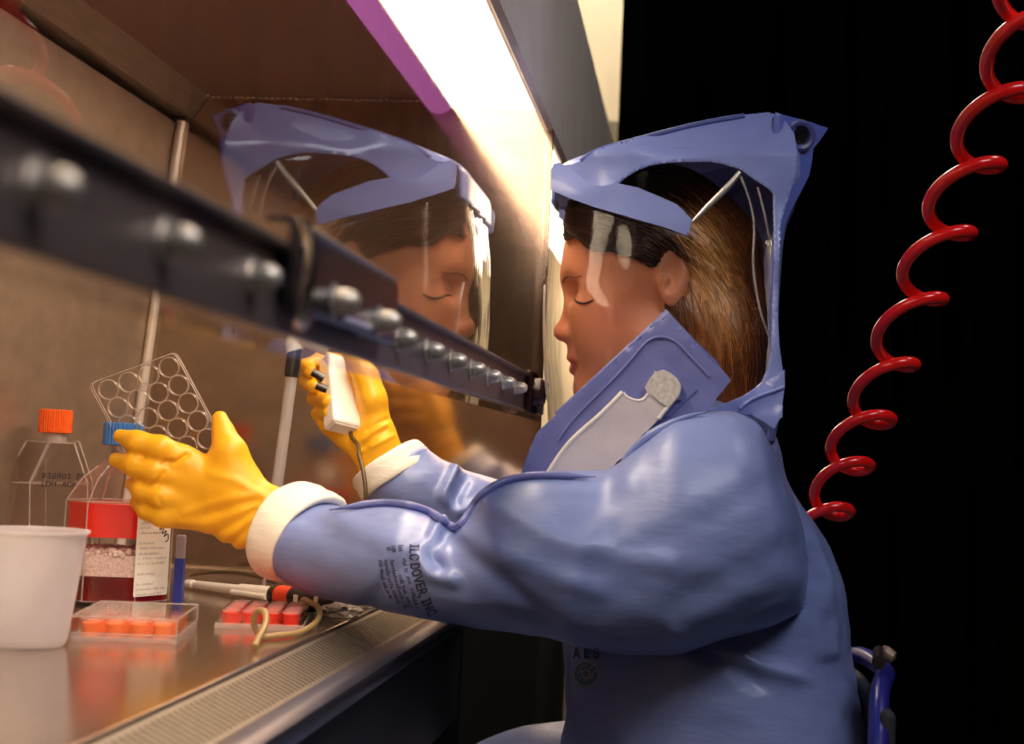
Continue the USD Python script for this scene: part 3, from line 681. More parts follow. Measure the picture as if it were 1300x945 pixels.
obj('yellow_dot', lathe([(0, 0), (0.004, 0), (0.004, 0.0015), (0, 0.0015)], 20, P(442, 762, x=wp[0] + 0.03), unit(CAM - wp)), mat('yellow_sticker', (0.8, 0.5, 0.02), 0.5), wr, label='yellow dot')
wp2 = ground(432, 782); wp2[2] = W
obj('wrapper', crumple(wp2 + [0, 0, 0.004], (0.022, 0.018, 0.008), 13), M_wrap, smooth=False, label='small crumpled clear wrapper at the grille edge of the worktop', cat='wrapper')
# ================================================================ the person in the blue suit
M_suit = mat('blue_suit_vinyl', (0.20, 0.255, 0.54), 0.42, noise=(5, 0.93, 1.06), bump=(24, 0.22, 0.01, (1, 0.5, 1.6)), coat_weight=0.15, coat_roughness=0.25)
M_hoodb = mat('blue_hood_vinyl', (0.215, 0.265, 0.60), 0.26, noise=(6, 0.94, 1.05), bump=(40, 0.12, 0.006), coat_weight=0.3, coat_roughness=0.12)
M_flap = mat('blue_flap_vinyl', (0.14, 0.16, 0.42), 0.42, noise=(9, 0.92, 1.06), bump=(60, 0.06, 0.003))
M_glove = mat('yellow_rubber', (0.93, 0.46, 0.012), 0.42, noise=(12, 0.95, 1.05), bump=(700, 0.05, 0.0006))
M_cuff = mat('white_cuff', (0.88, 0.81, 0.70), 0.6, bump=(60, 0.3, 0.003, (1, 1, 3)))
M_film = film('visor_film', 1.5, 0.03, (0.97, 0.955, 0.955), bump=(9, 0.25, 0.02, (1, 1, 0.35)))
M_crease = mat('film_crease', (0.95, 0.9, 0.8), 0.06, transmission_weight=0.3, coat_weight=1.0)
XM = 1.585
per = thing('person', P(860, 700, x=XM) * [1, 1, 0], 'person in a blue protective suit with a clear hood, leaning over the bench', 'person')

def ring_from(top, bot, x, r, bulge=0.0, n=72, e=2.0, xb=None):
    """closed ring through two outline pixels at depth x; r: half depth; bulge: how far the near side is shifted to image left, in pixels"""
    T, B = P(*top, x=x), P(*bot, x=x if xb is None else xb)
    C, V = (T + B) / 2, (T - B) / 2
    U = np.array([-r, 0, 0]) - IMR * bulge * x / F
    th = np.arange(n) * 2 * np.pi / n
    c, s = np.cos(th), np.sin(th)
    c, s = np.sign(c) * np.abs(c) ** (2 / e), np.sign(s) * np.abs(s) ** (2 / e)
    return C + c[:, None] * V + s[:, None] * U
def stations(st, n, num=72, e=2.0):
    """st: rows of (top px, top py, bottom px, bottom py, x, r, bulge)"""
    st = np.array(st, float)
    mid = (st[:, 0:2] + st[:, 2:4]) / 2
    d = np.r_[0, np.cumsum(np.maximum(np.linalg.norm(np.diff(mid, axis=0), axis=1), 4))]
    f = PchipInterpolator(d, st); q = f(np.linspace(0, d[-1], n))
    return np.array([ring_from(a[0:2], a[2:4], a[4], a[5], a[6], num, e) for a in q])
def vnormals(t):
    v, f, n = meshkit.arrays(t, True); return n
def displaced(t, fn):
    t = as_tm(t); n = vnormals(t); t.vertices = t.vertices + n * fn(t.vertices)[:, None]; return t
def folds(v, seed, amp, sc):
    q = meshkit.fbm(v * np.array(sc), 3, seed); w = meshkit.noise(v * np.array(sc) * 0.6 + 3.1, seed + 5)
    return amp * (0.6 - np.abs(2 * q - 1) * 2.2) * (0.4 + w)
def pxline(v, pts, width):
    """falloff around a pixel polyline, measured where the surface stands in the picture plane of the body"""
    p = pix(v); d = np.full(len(p), 1e9)
    for a, b in zip(pts[:-1], pts[1:]):
        a, b = np.array(a, float), np.array(b, float); ab = b - a
        h = np.clip(((p - a) @ ab) / (ab @ ab), 0, 1)
        d = np.minimum(d, np.linalg.norm(p - a - h[:, None] * ab, axis=1))
    return np.exp(-(d / width) ** 2)

near_st = [(392, 624, 364, 732, 1.395, 0.044, 28), (428, 645, 400, 752, 1.385, 0.052, 22), (470, 640, 452, 766, 1.375, 0.060, 14), (520, 642, 510, 777, 1.366, 0.066, 8),
           (555, 660, 560, 788, 1.362, 0.072, 4), (580, 669, 612, 797, 1.36, 0.075, 0), (602, 640, 650, 802, 1.36, 0.08, 0), (628, 613, 690, 806, 1.362, 0.086, 0), (690, 600, 740, 820, 1.37, 0.092, 0),
           (765, 597, 800, 832, 1.385, 0.098, 0), (815, 565, 850, 831, 1.392, 0.102, 0), (865, 531, 905, 816, 1.402, 0.106, 0), (920, 523, 950, 802, 1.415, 0.106, 0), (960, 538, 985, 790, 1.425, 0.10, 0),
           (985, 580, 1005, 782, 1.435, 0.085, 0), (1005, 630, 1017, 775, 1.445, 0.06, 0), (1018, 668, 1022, 755, 1.45, 0.03, 0), (1024, 690, 1025, 735, 1.452, 0.008, 0)]
near = loft(stations(near_st, 170, 110, 2.1))
elb = [(560, 665), (548, 690), (530, 705), (545, 728), (575, 735)]
rad1 = [[(580, 690), (640, 740), (700, 790)], [(590, 680), (660, 715), (760, 750)], [(545, 690), (500, 730), (470, 765)], [(620, 640), (720, 690), (850, 720)]]
arm = [[(1015, 690), (940, 720), (860, 770)], [(1010, 735), (930, 760), (860, 800)], [(985, 610), (900, 660), (820, 690)], [(800, 620), (740, 700), (720, 780)], [(380, 650), (420, 680), (460, 690)], [(430, 655), (460, 680), (500, 690)]]
def near_disp(v):
    d = folds(v, 11, 0.0022, (7, 10, 16))
    d += 0.007 * pxline(v, elb, 9) - 0.006 * pxline(v, [(562, 680), (545, 700), (560, 722)], 8)
    for k, r_ in enumerate(rad1): d += (0.003 if k % 2 else -0.003) * pxline(v, r_, 12)
    for k, r_ in enumerate(arm): d += (0.0022 if k % 2 else -0.0022) * pxline(v, r_, 15)
    return d
near = displaced(near, near_disp)

def tor(py, f, b, r, x=XM, e=2.4, n=110):
    A, B = P(f, py, x=x), P(b, py, x=x)
    z = P((f + b) / 2, py, x=x)[2]
    th = np.arange(n) * 2 * np.pi / n; c, s = np.cos(th), np.sin(th)
    c, s = np.sign(c) * np.abs(c) ** (2 / e), np.sign(s) * np.abs(s) ** (2 / e)
    C, h = (A[1] + B[1]) / 2, (A[1] - B[1]) / 2
    return np.stack([x - r * s, C + h * c, np.full(n, z)], 1)
tor_st = np.array([(508, 812, 950, 0.07), (528, 790, 968, 0.115), (555, 765, 984, 0.15), (590, 740, 996, 0.168), (620, 722, 1010, 0.172), (660, 708, 1036, 0.174), (700, 704, 1056, 0.172), (740, 706, 1069, 0.170), (780, 712, 1074, 0.170), (820, 718, 1078, 0.172), (860, 722, 1086, 0.175), (910, 722, 1098, 0.18), (970, 712, 1108, 0.19), (1040, 705, 1108, 0.19), (1085, 715, 1100, 0.185), (1100, 740, 1080, 0.16)], float)
f_ = PchipInterpolator(tor_st[:, 0], tor_st)
torso = loft(np.array([tor(*f_(p)) for p in np.linspace(508, 1100, 130)]))
def tor_disp(v):
    d = folds(v, 23, 0.005, (10, 10, 9))
    d += 0.006 * pxline(v, [(1020, 690), (1045, 740), (1030, 790), (1040, 830)], 9) + 0.006 * pxline(v, [(905, 820), (960, 845), (1010, 860)], 9) - 0.006 * pxline(v, [(880, 815), (930, 840), (960, 870)], 10)
    d += 0.005 * pxline(v, [(1005, 640), (1035, 700), (1050, 760), (1056, 830)], 7)
    return d
torso = displaced(torso, tor_disp)
far_st = [(536, 566, 462, 630, 1.605, 0.042, 0), (560, 584, 490, 650, 1.61, 0.05, 0), (600, 602, 545, 690, 1.63, 0.058, 0), (650, 612, 620, 720, 1.655, 0.066, 0), (720, 605, 700, 745, 1.685, 0.078, 0), (800, 580, 790, 745, 1.71, 0.085, 0), (880, 580, 880, 730, 1.71, 0.07, 0), (905, 610, 905, 690, 1.70, 0.03, 0)]
far = loft(stations(far_st, 110, 80, 2.1))
far = displaced(far, lambda v: folds(v, 31, 0.003, (12, 14, 20)) + 0.008 * pxline(v, [(575, 600), (560, 630), (580, 650), (610, 640)], 6) - 0.006 * pxline(v, [(590, 612), (575, 640)], 6))
# seat, thighs, shins
def leg(side):
    x = XM + side * 0.11
    hip, knee, ank = np.array([x, P(900, 900, x=XM)[1] - 0.02, 0.57]), np.array([x + side * 0.03, P(900, 900, x=XM)[1] + 0.235, 0.505]), np.array([x + side * 0.03, P(900, 900, x=XM)[1] + 0.14, 0.13])
    pts = spline([hip, (hip + knee) / 2 + [0, 0, 0.015], knee, (knee + ank) / 2, ank], 60)
    rr = np.interp(np.linspace(0, 1, 60), [0, 0.3, 0.5, 0.75, 1], [0.09, 0.085, 0.072, 0.068, 0.06])
    return displaced(tube(pts, rr, 48), lambda v: folds(v, 41 + side, 0.004, (14, 14, 14)))
legs = [leg(-1), leg(1)]
suit = man(torso)
for part in (near, far, *legs): suit = suit + man(part)
suit_tm = as_tm(suit)
M_ = suit_tm.copy(); M_.merge_vertices(); taubin(M_, 4, 0.4, 0.42)
obj('suit', M_, M_suit, per, smooth=55, label='glossy blue suit')
SUIT = M_
for s in (-1, 1):
    an = legs[0 if s < 0 else 1].vertices[-1]
    bt = cat(as_tm(m3.Manifold.batch_hull([m3.Manifold.sphere(0.052, 24).translate([float(an[0]), float(an[1]), 0.15]), m3.Manifold.sphere(0.05, 24).translate([float(an[0]), float(an[1]) - 0.01, 0.052])]) + m3.Manifold.batch_hull([m3.Manifold.sphere(0.05, 24).translate([float(an[0]), float(an[1]) - 0.02, 0.052]), m3.Manifold.sphere(0.042, 24).translate([float(an[0]), float(an[1]) + 0.15, 0.045]), m3.Manifold.cylinder(0.02, 0.04, 0.04, 24).translate([float(an[0]), float(an[1]) + 0.14, 0.003]), m3.Manifold.cylinder(0.02, 0.045, 0.045, 24).translate([float(an[0]), float(an[1]) - 0.02, 0.003])])))
    obj('boot', bt, M_suit, per)
# welded seam running along the top of the near sleeve
from trimesh.ray.ray_pyembree import RayMeshIntersector
def caster(mesh):
    rm = RayMeshIntersector(mesh)
    def go(px, miss=None):
        px = np.asarray(px, float)
        d = ((px[:, :1] - CX) / F) * IMR + ((px[:, 1:2] - CY) / F) * IMD + IMF
        d /= np.linalg.norm(d, axis=1, keepdims=True)
        loc, ir, it = rm.intersects_location(np.repeat(CAM[None], len(d), 0), d, multiple_hits=False)
        out = np.full((len(d), 3), np.nan); nn = np.full((len(d), 3), np.nan)
        out[ir] = loc; nn[ir] = mesh.face_normals[it]
        return out, nn
    return go
hit_suit = caster(SUIT)
seam_px = spline([(418, 652), (450, 647), (488, 643), (530, 649), (560, 664), (578, 674), (592, 660), (608, 636), (630, 620), (700, 608), (756, 610)], 140)
sp, sn = hit_suit(seam_px)
ok = ~np.isnan(sp[:, 0])
obj('sleeve_seam', tube(sp[ok] + [0, 0, 0.003], 0.0034 * np.clip(np.sin(np.pi * np.linspace(0.0, 1, ok.sum())) * 3, 0.15, 1), 10), M_flap, per, label='raised welded seam along the sleeve')  # darker vinyl than the suit stands in for the seam's shaded side
back_px = spline([(990, 596), (1003, 625), (1018, 658), (1028, 690), (1026, 735), (1022, 772)], 60)
# cuffs
def cuff(A, B, x, r, bA, bB, xb=None, grow=1.0):
    xb = x if xb is None else xb
    rows = []
    for t, s in [(0.12, 0.80), (0.03, 0.86), (0.0, 0.94), (0.02, 0.99), (0.08, 1.02), (0.3, 1.05), (0.5, 1.03), (0.72, 1.06), (0.93, 1.05), (1.0, 1.0), (1.0, 0.93), (0.95, 0.85), (0.8, 0.8)]:
        a = (1 - t) * np.array(A[0] + A[1], float) + t * np.array(B[0] + B[1], float)
        c = np.r_[(a[:2] + a[2:]) / 2, (a[:2] + a[2:]) / 2]; a = c + (a - c) * s * grow
        rows.append(ring_from(a[:2], a[2:], (1 - t) * x + t * xb, r * s * grow, (1 - t) * bA + t * bB, 96))
    return displaced(loft(np.array(rows), caps=False), lambda v: 0.0012 * (meshkit.noise(v * [60, 60, 60], 5) - 0.5) + 0.0015 * (meshkit.noise(v * [25, 25, 25], 8) - 0.5))
obj('cuff', cuff(((380, 610), (348, 734)), ((420, 632), (372, 738)), 1.402, 0.048, 32, 26, 1.39), M_cuff, per, smooth=60, label='white cuff at the near wrist')
obj('cuff', cuff(((525, 559), (452, 611)), ((547, 585), (468, 636)), 1.604, 0.0425, 4, 4, 1.604, grow=1.06), M_cuff, per, smooth=60, label='white cuff at the far wrist')

# ---------------------------------------------------------------- gloves
def Zl(zx, zy): return (120 + zx / 4.296, 500 + zy / 4.296)
HX = 1.39
def hp(zx, zy, dx): return P(*Zl(zx, zy), x=HX + dx)
kz = HX / F / 4.296
bones = [  # index, middle, ring, little, thumb: points as zoom pixels with depth, radii in zoom pixels
    [(140, 232, -0.010, 36), (230, 262, -0.016, 54), (360, 300, -0.014, 62), (500, 372, -0.004, 60)],
    [(118, 362, -0.006, 38), (215, 388, -0.014, 58), (330, 425, -0.014, 62), (480, 470, -0.003, 58)],
    [(205, 492, 0.000, 36), (265, 530, -0.010, 54), (360, 560, -0.012, 56), (470, 565, -0.001, 56)],
    [(225, 592, 0.006, 34), (290, 635, -0.004, 50), (370, 665, -0.006, 56), (480, 650, 0.001, 54)],
    [(684, 138, 0.006, 42), (702, 210, 0.004, 52), (735, 320, 0.000, 72), (780, 460, 0.004, 92)]]
palm = [[(490, 380, -0.004, 72), (800, 560, 0.0, 100)], [(480, 465, -0.004, 76), (820, 640, 0.0, 100)], [(480, 560, -0.002, 76), (830, 720, 0.0, 100)], [(480, 645, 0.0, 70), (800, 740, 0.0, 90)],
        [(600, 470, 0.0, 95), (760, 560, 0.0, 110)], [(735, 330, 0.002, 70), (700, 500, 0.002, 110)], [(780, 440, 0.004, 85), (960, 640, 0.004, 70)], [(820, 610, 0.0, 105), (1020, 700, 0.0, 105)], [(820, 700, 0.0, 95), (1000, 760, 0.0, 100)], [(860, 560, 0.0, 80), (1020, 600, 0.0, 80)]]
def near_glove(p):
    d = None
    for fi, ch in enumerate(bones):
        dd = None
        for a, b in zip(ch[:-1], ch[1:]):
            c = sd_cone(p, hp(*a[:3]), hp(*b[:3]), a[3] * kz * 1.10, b[3] * kz * 1.10)
            dd = c if dd is None else smin(dd, c, 0.006)
        d = dd if d is None else smin(d, dd, 0.0035)
    w = None
    for a, b in palm:
        a3, b3 = hp(*a[:3]), hp(*b[:3])
        # flattened palm: squeeze depth
        q = p.copy(); mid = HX; q[..., 0] = mid + (q[..., 0] - mid) * 1.25
        c = sd_cone(q, a3, b3, a[3] * kz, b[3] * kz)
        w = c if w is None else smin(w, c, 0.012)
    return smin(d, w, 0.016)
lo = np.array([HX - 0.055, P(365, 600, x=HX)[1] - 0.01, P(200, 730, x=HX)[2] - 0.01]); hi = np.array([HX + 0.055, P(130, 600, x=HX)[1] + 0.02, P(280, 505, x=HX)[2] + 0.01])
gl = taubin(nets(near_glove, lo, hi, 0.0019), 10)
def gcrease(v):
    L = lambda *q: [Zl(*a) for a in q]
    d = -0.0028 * pxline(v, L((505, 330), (440, 375), (380, 372)), 2.6) - 0.002 * pxline(v, L((380, 430), (345, 490)), 2.6) - 0.0012 * pxline(v, L((350, 570), (360, 600)), 2.4)
    for k, q in enumerate([((930, 560), (800, 560), (640, 600), (500, 650)), ((920, 590), (780, 650), (600, 720), (470, 700)), ((900, 640), (800, 730), (690, 810)), ((880, 720), (820, 800), (760, 850)), ((900, 540), (760, 470), (640, 440))]):
        d += 0.0014 * pxline(v, L(*q), 6)
    for k, q in enumerate([((900, 580), (780, 610), (600, 665)), ((880, 640), (760, 710), (640, 770)), ((880, 690), (800, 770), (730, 830))]):
        d -= 0.0014 * pxline(v, L(*q), 5)
    return d + 0.0008 * (meshkit.noise(v * 70, 3) - 0.5)
obj('glove', displaced(gl, gcrease), M_glove, per, smooth=True, label='yellow rubber glove on the near hand, thumb up')

# far hand curled round the white controller, palm towards the camera
GX = 1.615
def Zf(zx, zy): return (350 + zx / 4.295, 430 + zy / 4.295)
kf = GX / F / 4.295
def fp(zx, zy, dx): return P(*Zf(zx, zy), x=GX + dx)
fb = [  # fingers: knuckle behind the controller, bend at its left side, tip curling to the near side
    [(400, 130, 0.030, 50), (250, 110, 0.032, 42), (165, 150, 0.016, 38), (188, 180, -0.004, 36)],
    [(410, 215, 0.032, 50), (270, 200, 0.034, 44), (172, 235, 0.018, 42), (205, 265, -0.006, 38)],
    [(420, 300, 0.032, 48), (290, 290, 0.034, 44), (215, 325, 0.016, 42), (280, 340, -0.014, 40)],
    [(430, 390, 0.030, 46), (310, 380, 0.030, 42), (235, 410, 0.012, 38), (292, 408, -0.014, 37)]]
fpalm = [[(410, 130, 0.026, 60), (520, 420, 0.012, 70)], [(450, 190, 0.02, 66), (560, 520, 0.0, 80)], [(420, 330, 0.024, 60), (500, 560, 0.004, 90)], [(330, 480, 0.012, 62), (480, 600, 0.0, 84)], [(262, 462, 0.006, 40), (400, 540, 0.006, 60)],
         [(480, 210, -0.004, 58), (530, 330, -0.004, 66)], [(530, 330, -0.004, 66), (570, 560, -0.006, 80)], [(540, 540, 0.0, 100), (600, 720, 0.0, 100)], [(500, 600, 0.0, 80), (560, 760, 0.0, 90)], [(560, 560, 0.0, 80), (660, 680, 0.0, 76)]]
thumb = [(530, 330, -0.012, 60), (500, 210, -0.006, 54), (440, 120, -0.004, 46), (400, 70, -0.006, 42)]
def far_glove(p):
    d = None
    for ch in fb:
        dd = None
        for a, b in zip(ch[:-1], ch[1:]):
            c = sd_cone(p, fp(*a[:3]), fp(*b[:3]), a[3] * kf, b[3] * kf); dd = c if dd is None else smin(dd, c, 0.005)
        d = dd if d is None else smin(d, dd, 0.002)
    w = None
    for a, b in fpalm + list(zip([*map(tuple, thumb[:-1])], [*map(tuple, thumb[1:])])):
        c = sd_cone(p, fp(*a[:3]), fp(*b[:3]), a[3] * kf, b[3] * kf); w = c if w is None else smin(w, c, 0.010)
    return smin(d, w, 0.006)
lo = np.array([GX - 0.045, P(520, 540, x=GX)[1] - 0.01, P(470, 625, x=GX)[2] - 0.01]); hi = np.array([GX + 0.065, P(375, 500, x=GX)[1] + 0.01, P(420, 425, x=GX)[2] + 0.01])
gl = taubin(nets(far_glove, lo, hi, 0.0019), 10)
def fcrease(v):
    L = lambda *q: [Zf(*a) for a in q]
    d = 0.0
    for q in [((500, 500), (560, 460), (610, 440)), ((470, 590), (520, 540), (600, 500)), ((460, 640), (500, 600))]: d = d - 0.002 * pxline(v, L(*q), 3)
    for q in [((490, 550), (540, 500), (600, 470)), ((470, 620), (540, 580), (640, 530))]: d = d + 0.0018 * pxline(v, L(*q), 3)
    return d - 0.0012 * pxline(v, L((190, 475), (240, 485), (285, 470)), 1.6)
obj('glove', displaced(gl, fcrease), M_glove, per, smooth=True, label='yellow rubber glove gripping the white controller')
# ================================================================ head
kh = XM / F
def H(px, py, dx=0.0): return P(px, py, x=XM + dx)
def head_sdf(p):
    q = p.copy(); q[..., 0] = XM + np.abs(q[..., 0] - XM)          # symmetric about the middle plane
    E = lambda px, py, dx, ry, rx, rz: sd_ell(q, H(px, py, dx), (rx, ry, rz))
    C = lambda a, b, ra, rb: sd_cone(q, H(*a), H(*b), ra, rb)
    d = E(826, 332, 0, 0.083, 0.072, 0.083)
    d = smin(d, E(785, 335, 0, 0.048, 0.058, 0.060), 0.03)          # forehead
    d = smin(d, E(780, 412, 0, 0.042, 0.048, 0.072), 0.03)         # face
    d = smin(d, C((750, 498, 0), (762, 500, 0.018), 0.013, 0.014), 0.03)   # chin
    d = smin(d, C((764, 498, 0.012), (836, 445, 0.050), 0.014, 0.017), 0.03)  # jaw
    d = smin(d, E(772, 402, 0.040, 0.026, 0.020, 0.020), 0.03)      # cheek
    d = smin(d, E(785, 440, 0.036, 0.030, 0.020, 0.026), 0.03)
    d = smin(d, C((733, 352, 0.0), (748, 352, 0.036), 0.009, 0.009), 0.02)     # brow ridge
    d = smax(d, -E(726, 378, 0.034, 0.013, 0.017, 0.009), 0.016)    # eye socket
    d = smin(d, E(756, 380, 0.032, 0.0135, 0.0160, 0.0125), 0.006)   # lowered lid
    n = C((735, 368, 0), (717, 420, 0), 0.0065, 0.0085)
    n = smin(n, sd_ell(q, H(715.5, 422, 0), (0.0105, 0.0100, 0.0090)), 0.006)
    n = smin(n, sd_ell(q, H(725, 427, 0.0105), (0.0062, 0.0095, 0.0068)), 0.005)
    d = smin(d, n, 0.010)
    d = smax(d, -sd_ell(q, H(721, 434, 0.0065), (0.003, 0.0048, 0.003)), 0.003)
    d = smin(d, C((731, 446, 0), (741, 455, 0.014), 0.0075, 0.006), 0.012)     # upper lip mound
    d = smin(d, C((725.5, 455, 0.0), (738, 461, 0.021), 0.0052, 0.0028), 0.004)
    d = smin(d, C((729, 469, 0.0), (740, 464, 0.019), 0.0058, 0.0030), 0.004)
    d = smax(d, -C((722, 461.5, 0.0), (740, 462, 0.022), 0.0012, 0.0010), 0.002)
    d = smin(d, C((846, 425, 0), (880, 560, 0), 0.050, 0.056), 0.03)   # neck
    d = smin(d, C((872, 590, 0), (880, 610, 0.10), 0.06, 0.06), 0.05)    # shoulders inside the suit
    # ear: a shell around a hollow
    ear = sd_ell(q, H(858, 371, 0.070), (0.0085, 0.0165, 0.030))
    ear = smax(ear, -sd_ell(q, H(854, 366, 0.0775), (0.007, 0.0105, 0.020)), 0.004)
    ear = smin(ear, C((846, 382, 0.071), (848, 376, 0.074), 0.004, 0.004), 0.003)
    ear = smin(ear, C((866, 352, 0.072), (862, 385, 0.072), 0.0028, 0.003), 0.004)
    d = smin(d, ear, 0.006)
    return d
lo = np.array([XM - 0.175, H(955, 400)[1], H(850, 632)[2]]); hi = np.array([XM + 0.175, H(690, 400)[1], H(850, 215)[2]])
head = taubin(nets(head_sdf, lo, hi, 0.0023), 6)
def skin(v):
    q = pix(np.c_[np.full(len(v), XM), v[:, 1:]])
    dx = np.abs(v[:, 0] - XM)
    c = np.tile([0.62, 0.235, 0.12], (len(v), 1))
    def blend(w, col):
        nonlocal c
        c = c * (1 - w[:, None]) + np.array(col) * w[:, None]
    g = lambda px, py, r: np.exp(-(((q[:, 0] - px) ** 2 + (q[:, 1] - py) ** 2) / r ** 2))
    blend(0.55 * g(785, 415, 30), (0.66, 0.19, 0.11)); blend(0.5 * g(712, 422, 12), (0.68, 0.20, 0.13))
    lips = (np.exp(-(((q[:, 0] - 731) / 11) ** 2 + ((q[:, 1] - 461.5) / 8.5) ** 2) ** 2) * (dx < 0.024) * (v[:, 1] > H(745, 461)[1]))
    blend(0.85 * lips, (0.60, 0.10, 0.09))
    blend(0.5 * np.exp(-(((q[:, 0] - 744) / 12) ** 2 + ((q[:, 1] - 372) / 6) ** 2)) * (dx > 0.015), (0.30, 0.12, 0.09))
    return c
skin_nodes = {'p': ('principled_bsdf', {'roughness': 0.45, 'subsurface_weight': 0.15, 'subsurface_scale': 0.006, 'subsurface_radius': (1, 0.35, 0.2)}), 'a': ('attribute', {'attribute': 'tint'}),
              'tc': ('texture_coordinate', {}), 'n': ('noise_texture', {'scale': 260.0, 'detail': 4.0}), 'b': ('bump', {'strength': 0.12, 'distance': 0.001}),
              'n2': ('noise_texture', {'scale': 30.0, 'detail': 3.0}), 'r2': ('rgb_ramp', {'ramp': [(0.3, (0.86, 0.86, 0.86)), (0.7, (1.0, 1.0, 1.0))]}), 'mx': ('mix', {'mix_type': 'multiply', 'fac': 1.0})}
M_skin = usdkit.material(stage, f'{LOOK}/skin', skin_nodes, [('a.color', 'mx.color1'), ('n2.fac', 'r2.fac'), ('r2.color', 'mx.color2'), ('mx.color', 'p.base_color'), ('tc.object', 'n.vector'), ('tc.object', 'n2.vector'), ('n.fac', 'b.height'), ('b.normal', 'p.normal')], surface='p.BSDF')
bod = obj('body', head, M_skin, per, smooth=True, label='face in profile with lowered eyes', color=skin)
M_hairdark = mat('dark_brown_hair', (0.055, 0.022, 0.010), 0.5)
lash = [tube(spline([H(733, 383, s * 0.036), H(738, 386.5, s * 0.042), H(747, 386.5, s * 0.046), H(755, 383, s * 0.047)], 16) + np.array([0, 0.0, 0]), np.interp(np.linspace(0, 1, 16), [0, 0.5, 1], [0.0007, 0.0013, 0.0007]), 8) for s in (-1, 1)]
from trimesh.proximity import closest_point
def on_head(pts, off):
    c, _, tid = closest_point(head, np.array(pts)); return c + head.face_normals[tid] * off
for s in (-1, 1):
    e = on_head(spline([H(736, 385, s * 0.024), H(740, 388, s * 0.034), H(750, 388.5, s * 0.044), H(761, 384, s * 0.050)], 5), 0.0006)
    e = spline(e, 18)
    obj('eyelashes', tube(e, np.interp(np.linspace(0, 1, 18), [0, 0.5, 1], [0.0007, 0.0015, 0.0008]), 8), M_hairdark, bod)
    e = on_head(spline([H(722, 356, s * 0.010), H(722, 350, s * 0.022), H(730, 346, s * 0.036), H(745, 350, s * 0.048)], 5), 0.0002)
    e = spline(e, 22)
    obj('eyebrow', tube(e, np.interp(np.linspace(0, 1, 22), [0, 0.3, 1], [0.0010, 0.0017, 0.0006]), 8, flat=0.6), mat('brow_hair' + ('' if s < 0 else '_b'), (0.20, 0.08, 0.04), 0.7), bod)

# hair: a shaped mass and fine strands over it
def hair_sdf(p):
    q = p.copy(); q[..., 0] = XM + np.abs(q[..., 0] - XM)
    E = lambda px, py, dx, ry, rx, rz: sd_ell(q, H(px, py, dx), (rx, ry, rz))
    C = lambda a, b, ra, rb: sd_cone(q, H(*a), H(*b), ra, rb)
    d = E(830, 322, 0, 0.092, 0.082, 0.090)
    d = smin(d, E(775, 300, 0, 0.050, 0.066, 0.042), 0.03)
    d = smin(d, C((900, 340, 0.02), (925, 440, 0.035), 0.052, 0.040), 0.03)
    d = smin(d, C((925, 440, 0.035), (930, 520, 0.045), 0.040, 0.028), 0.03)
    d = smin(d, C((885, 420, 0.05), (905, 520, 0.05), 0.026, 0.024), 0.03)
    # clear the face and the ear
    cut = E(742, 408, 0, 0.055, 0.10, 0.088)
    cut = smin(cut, E(800, 405, 0.07, 0.040, 0.05, 0.052), 0.02)
    cut = smin(cut, E(853, 372, 0.085, 0.018, 0.03, 0.031), 0.01)
    cut = cut + 0.010 * (meshkit.noise(p * 45.0, 3) - 0.5)
    return smax(d, -cut, 0.010)
lo = np.array([XM - 0.10, H(985, 400)[1], H(850, 560)[2]]); hi = np.array([XM + 0.10, H(715, 400)[1], H(850, 205)[2]])
hair = taubin(nets(hair_sdf, lo, hi, 0.003), 6)
def ridge(v):
    q = pix(np.c_[np.full(len(v), XM), v[:, 1:]])
    ang = np.arctan2(q[:, 1] - 300, q[:, 0] - 800)
    return 0.0022 * (meshkit.noise(np.stack([ang * 26, v[:, 0] * 60, q[:, 1] / 90], 1), 4) - 0.5) + 0.0012 * (meshkit.noise(np.stack([ang * 70, v[:, 0] * 160, q[:, 1] / 60], 1), 9) - 0.5)
hair = displaced(hair, ridge)
YB = -0.066                                                  # the hair stays inside the hood's back
hv = np.array(hair.vertices); hv[:, 1] = np.where(hv[:, 1] < YB + 0.012, YB + 0.012 * np.exp(np.minimum((hv[:, 1] - YB - 0.012) / 0.012, 0)), hv[:, 1]); hair.vertices = hv
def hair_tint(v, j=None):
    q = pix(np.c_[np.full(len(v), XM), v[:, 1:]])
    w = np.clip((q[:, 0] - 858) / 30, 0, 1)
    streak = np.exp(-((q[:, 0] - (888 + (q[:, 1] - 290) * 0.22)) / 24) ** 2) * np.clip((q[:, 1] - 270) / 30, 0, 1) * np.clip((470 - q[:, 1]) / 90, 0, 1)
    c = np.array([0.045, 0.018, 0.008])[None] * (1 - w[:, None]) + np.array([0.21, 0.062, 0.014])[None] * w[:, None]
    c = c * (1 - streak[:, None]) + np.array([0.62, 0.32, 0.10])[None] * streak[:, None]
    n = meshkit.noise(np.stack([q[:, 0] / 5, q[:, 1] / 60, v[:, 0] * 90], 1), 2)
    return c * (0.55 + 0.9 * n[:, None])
hair_nodes = {'p': ('principled_bsdf', {'roughness': 0.38}), 'a': ('attribute', {'attribute': 'tint'})}
M_hair = usdkit.material(stage, f'{LOOK}/hair', hair_nodes, [('a.color', 'p.base_color')], surface='p.BSDF')
hb = obj('hair', hair, M_hair, per, smooth=True, label='long brown hair with a blond streak behind the ear', color=hair_tint)
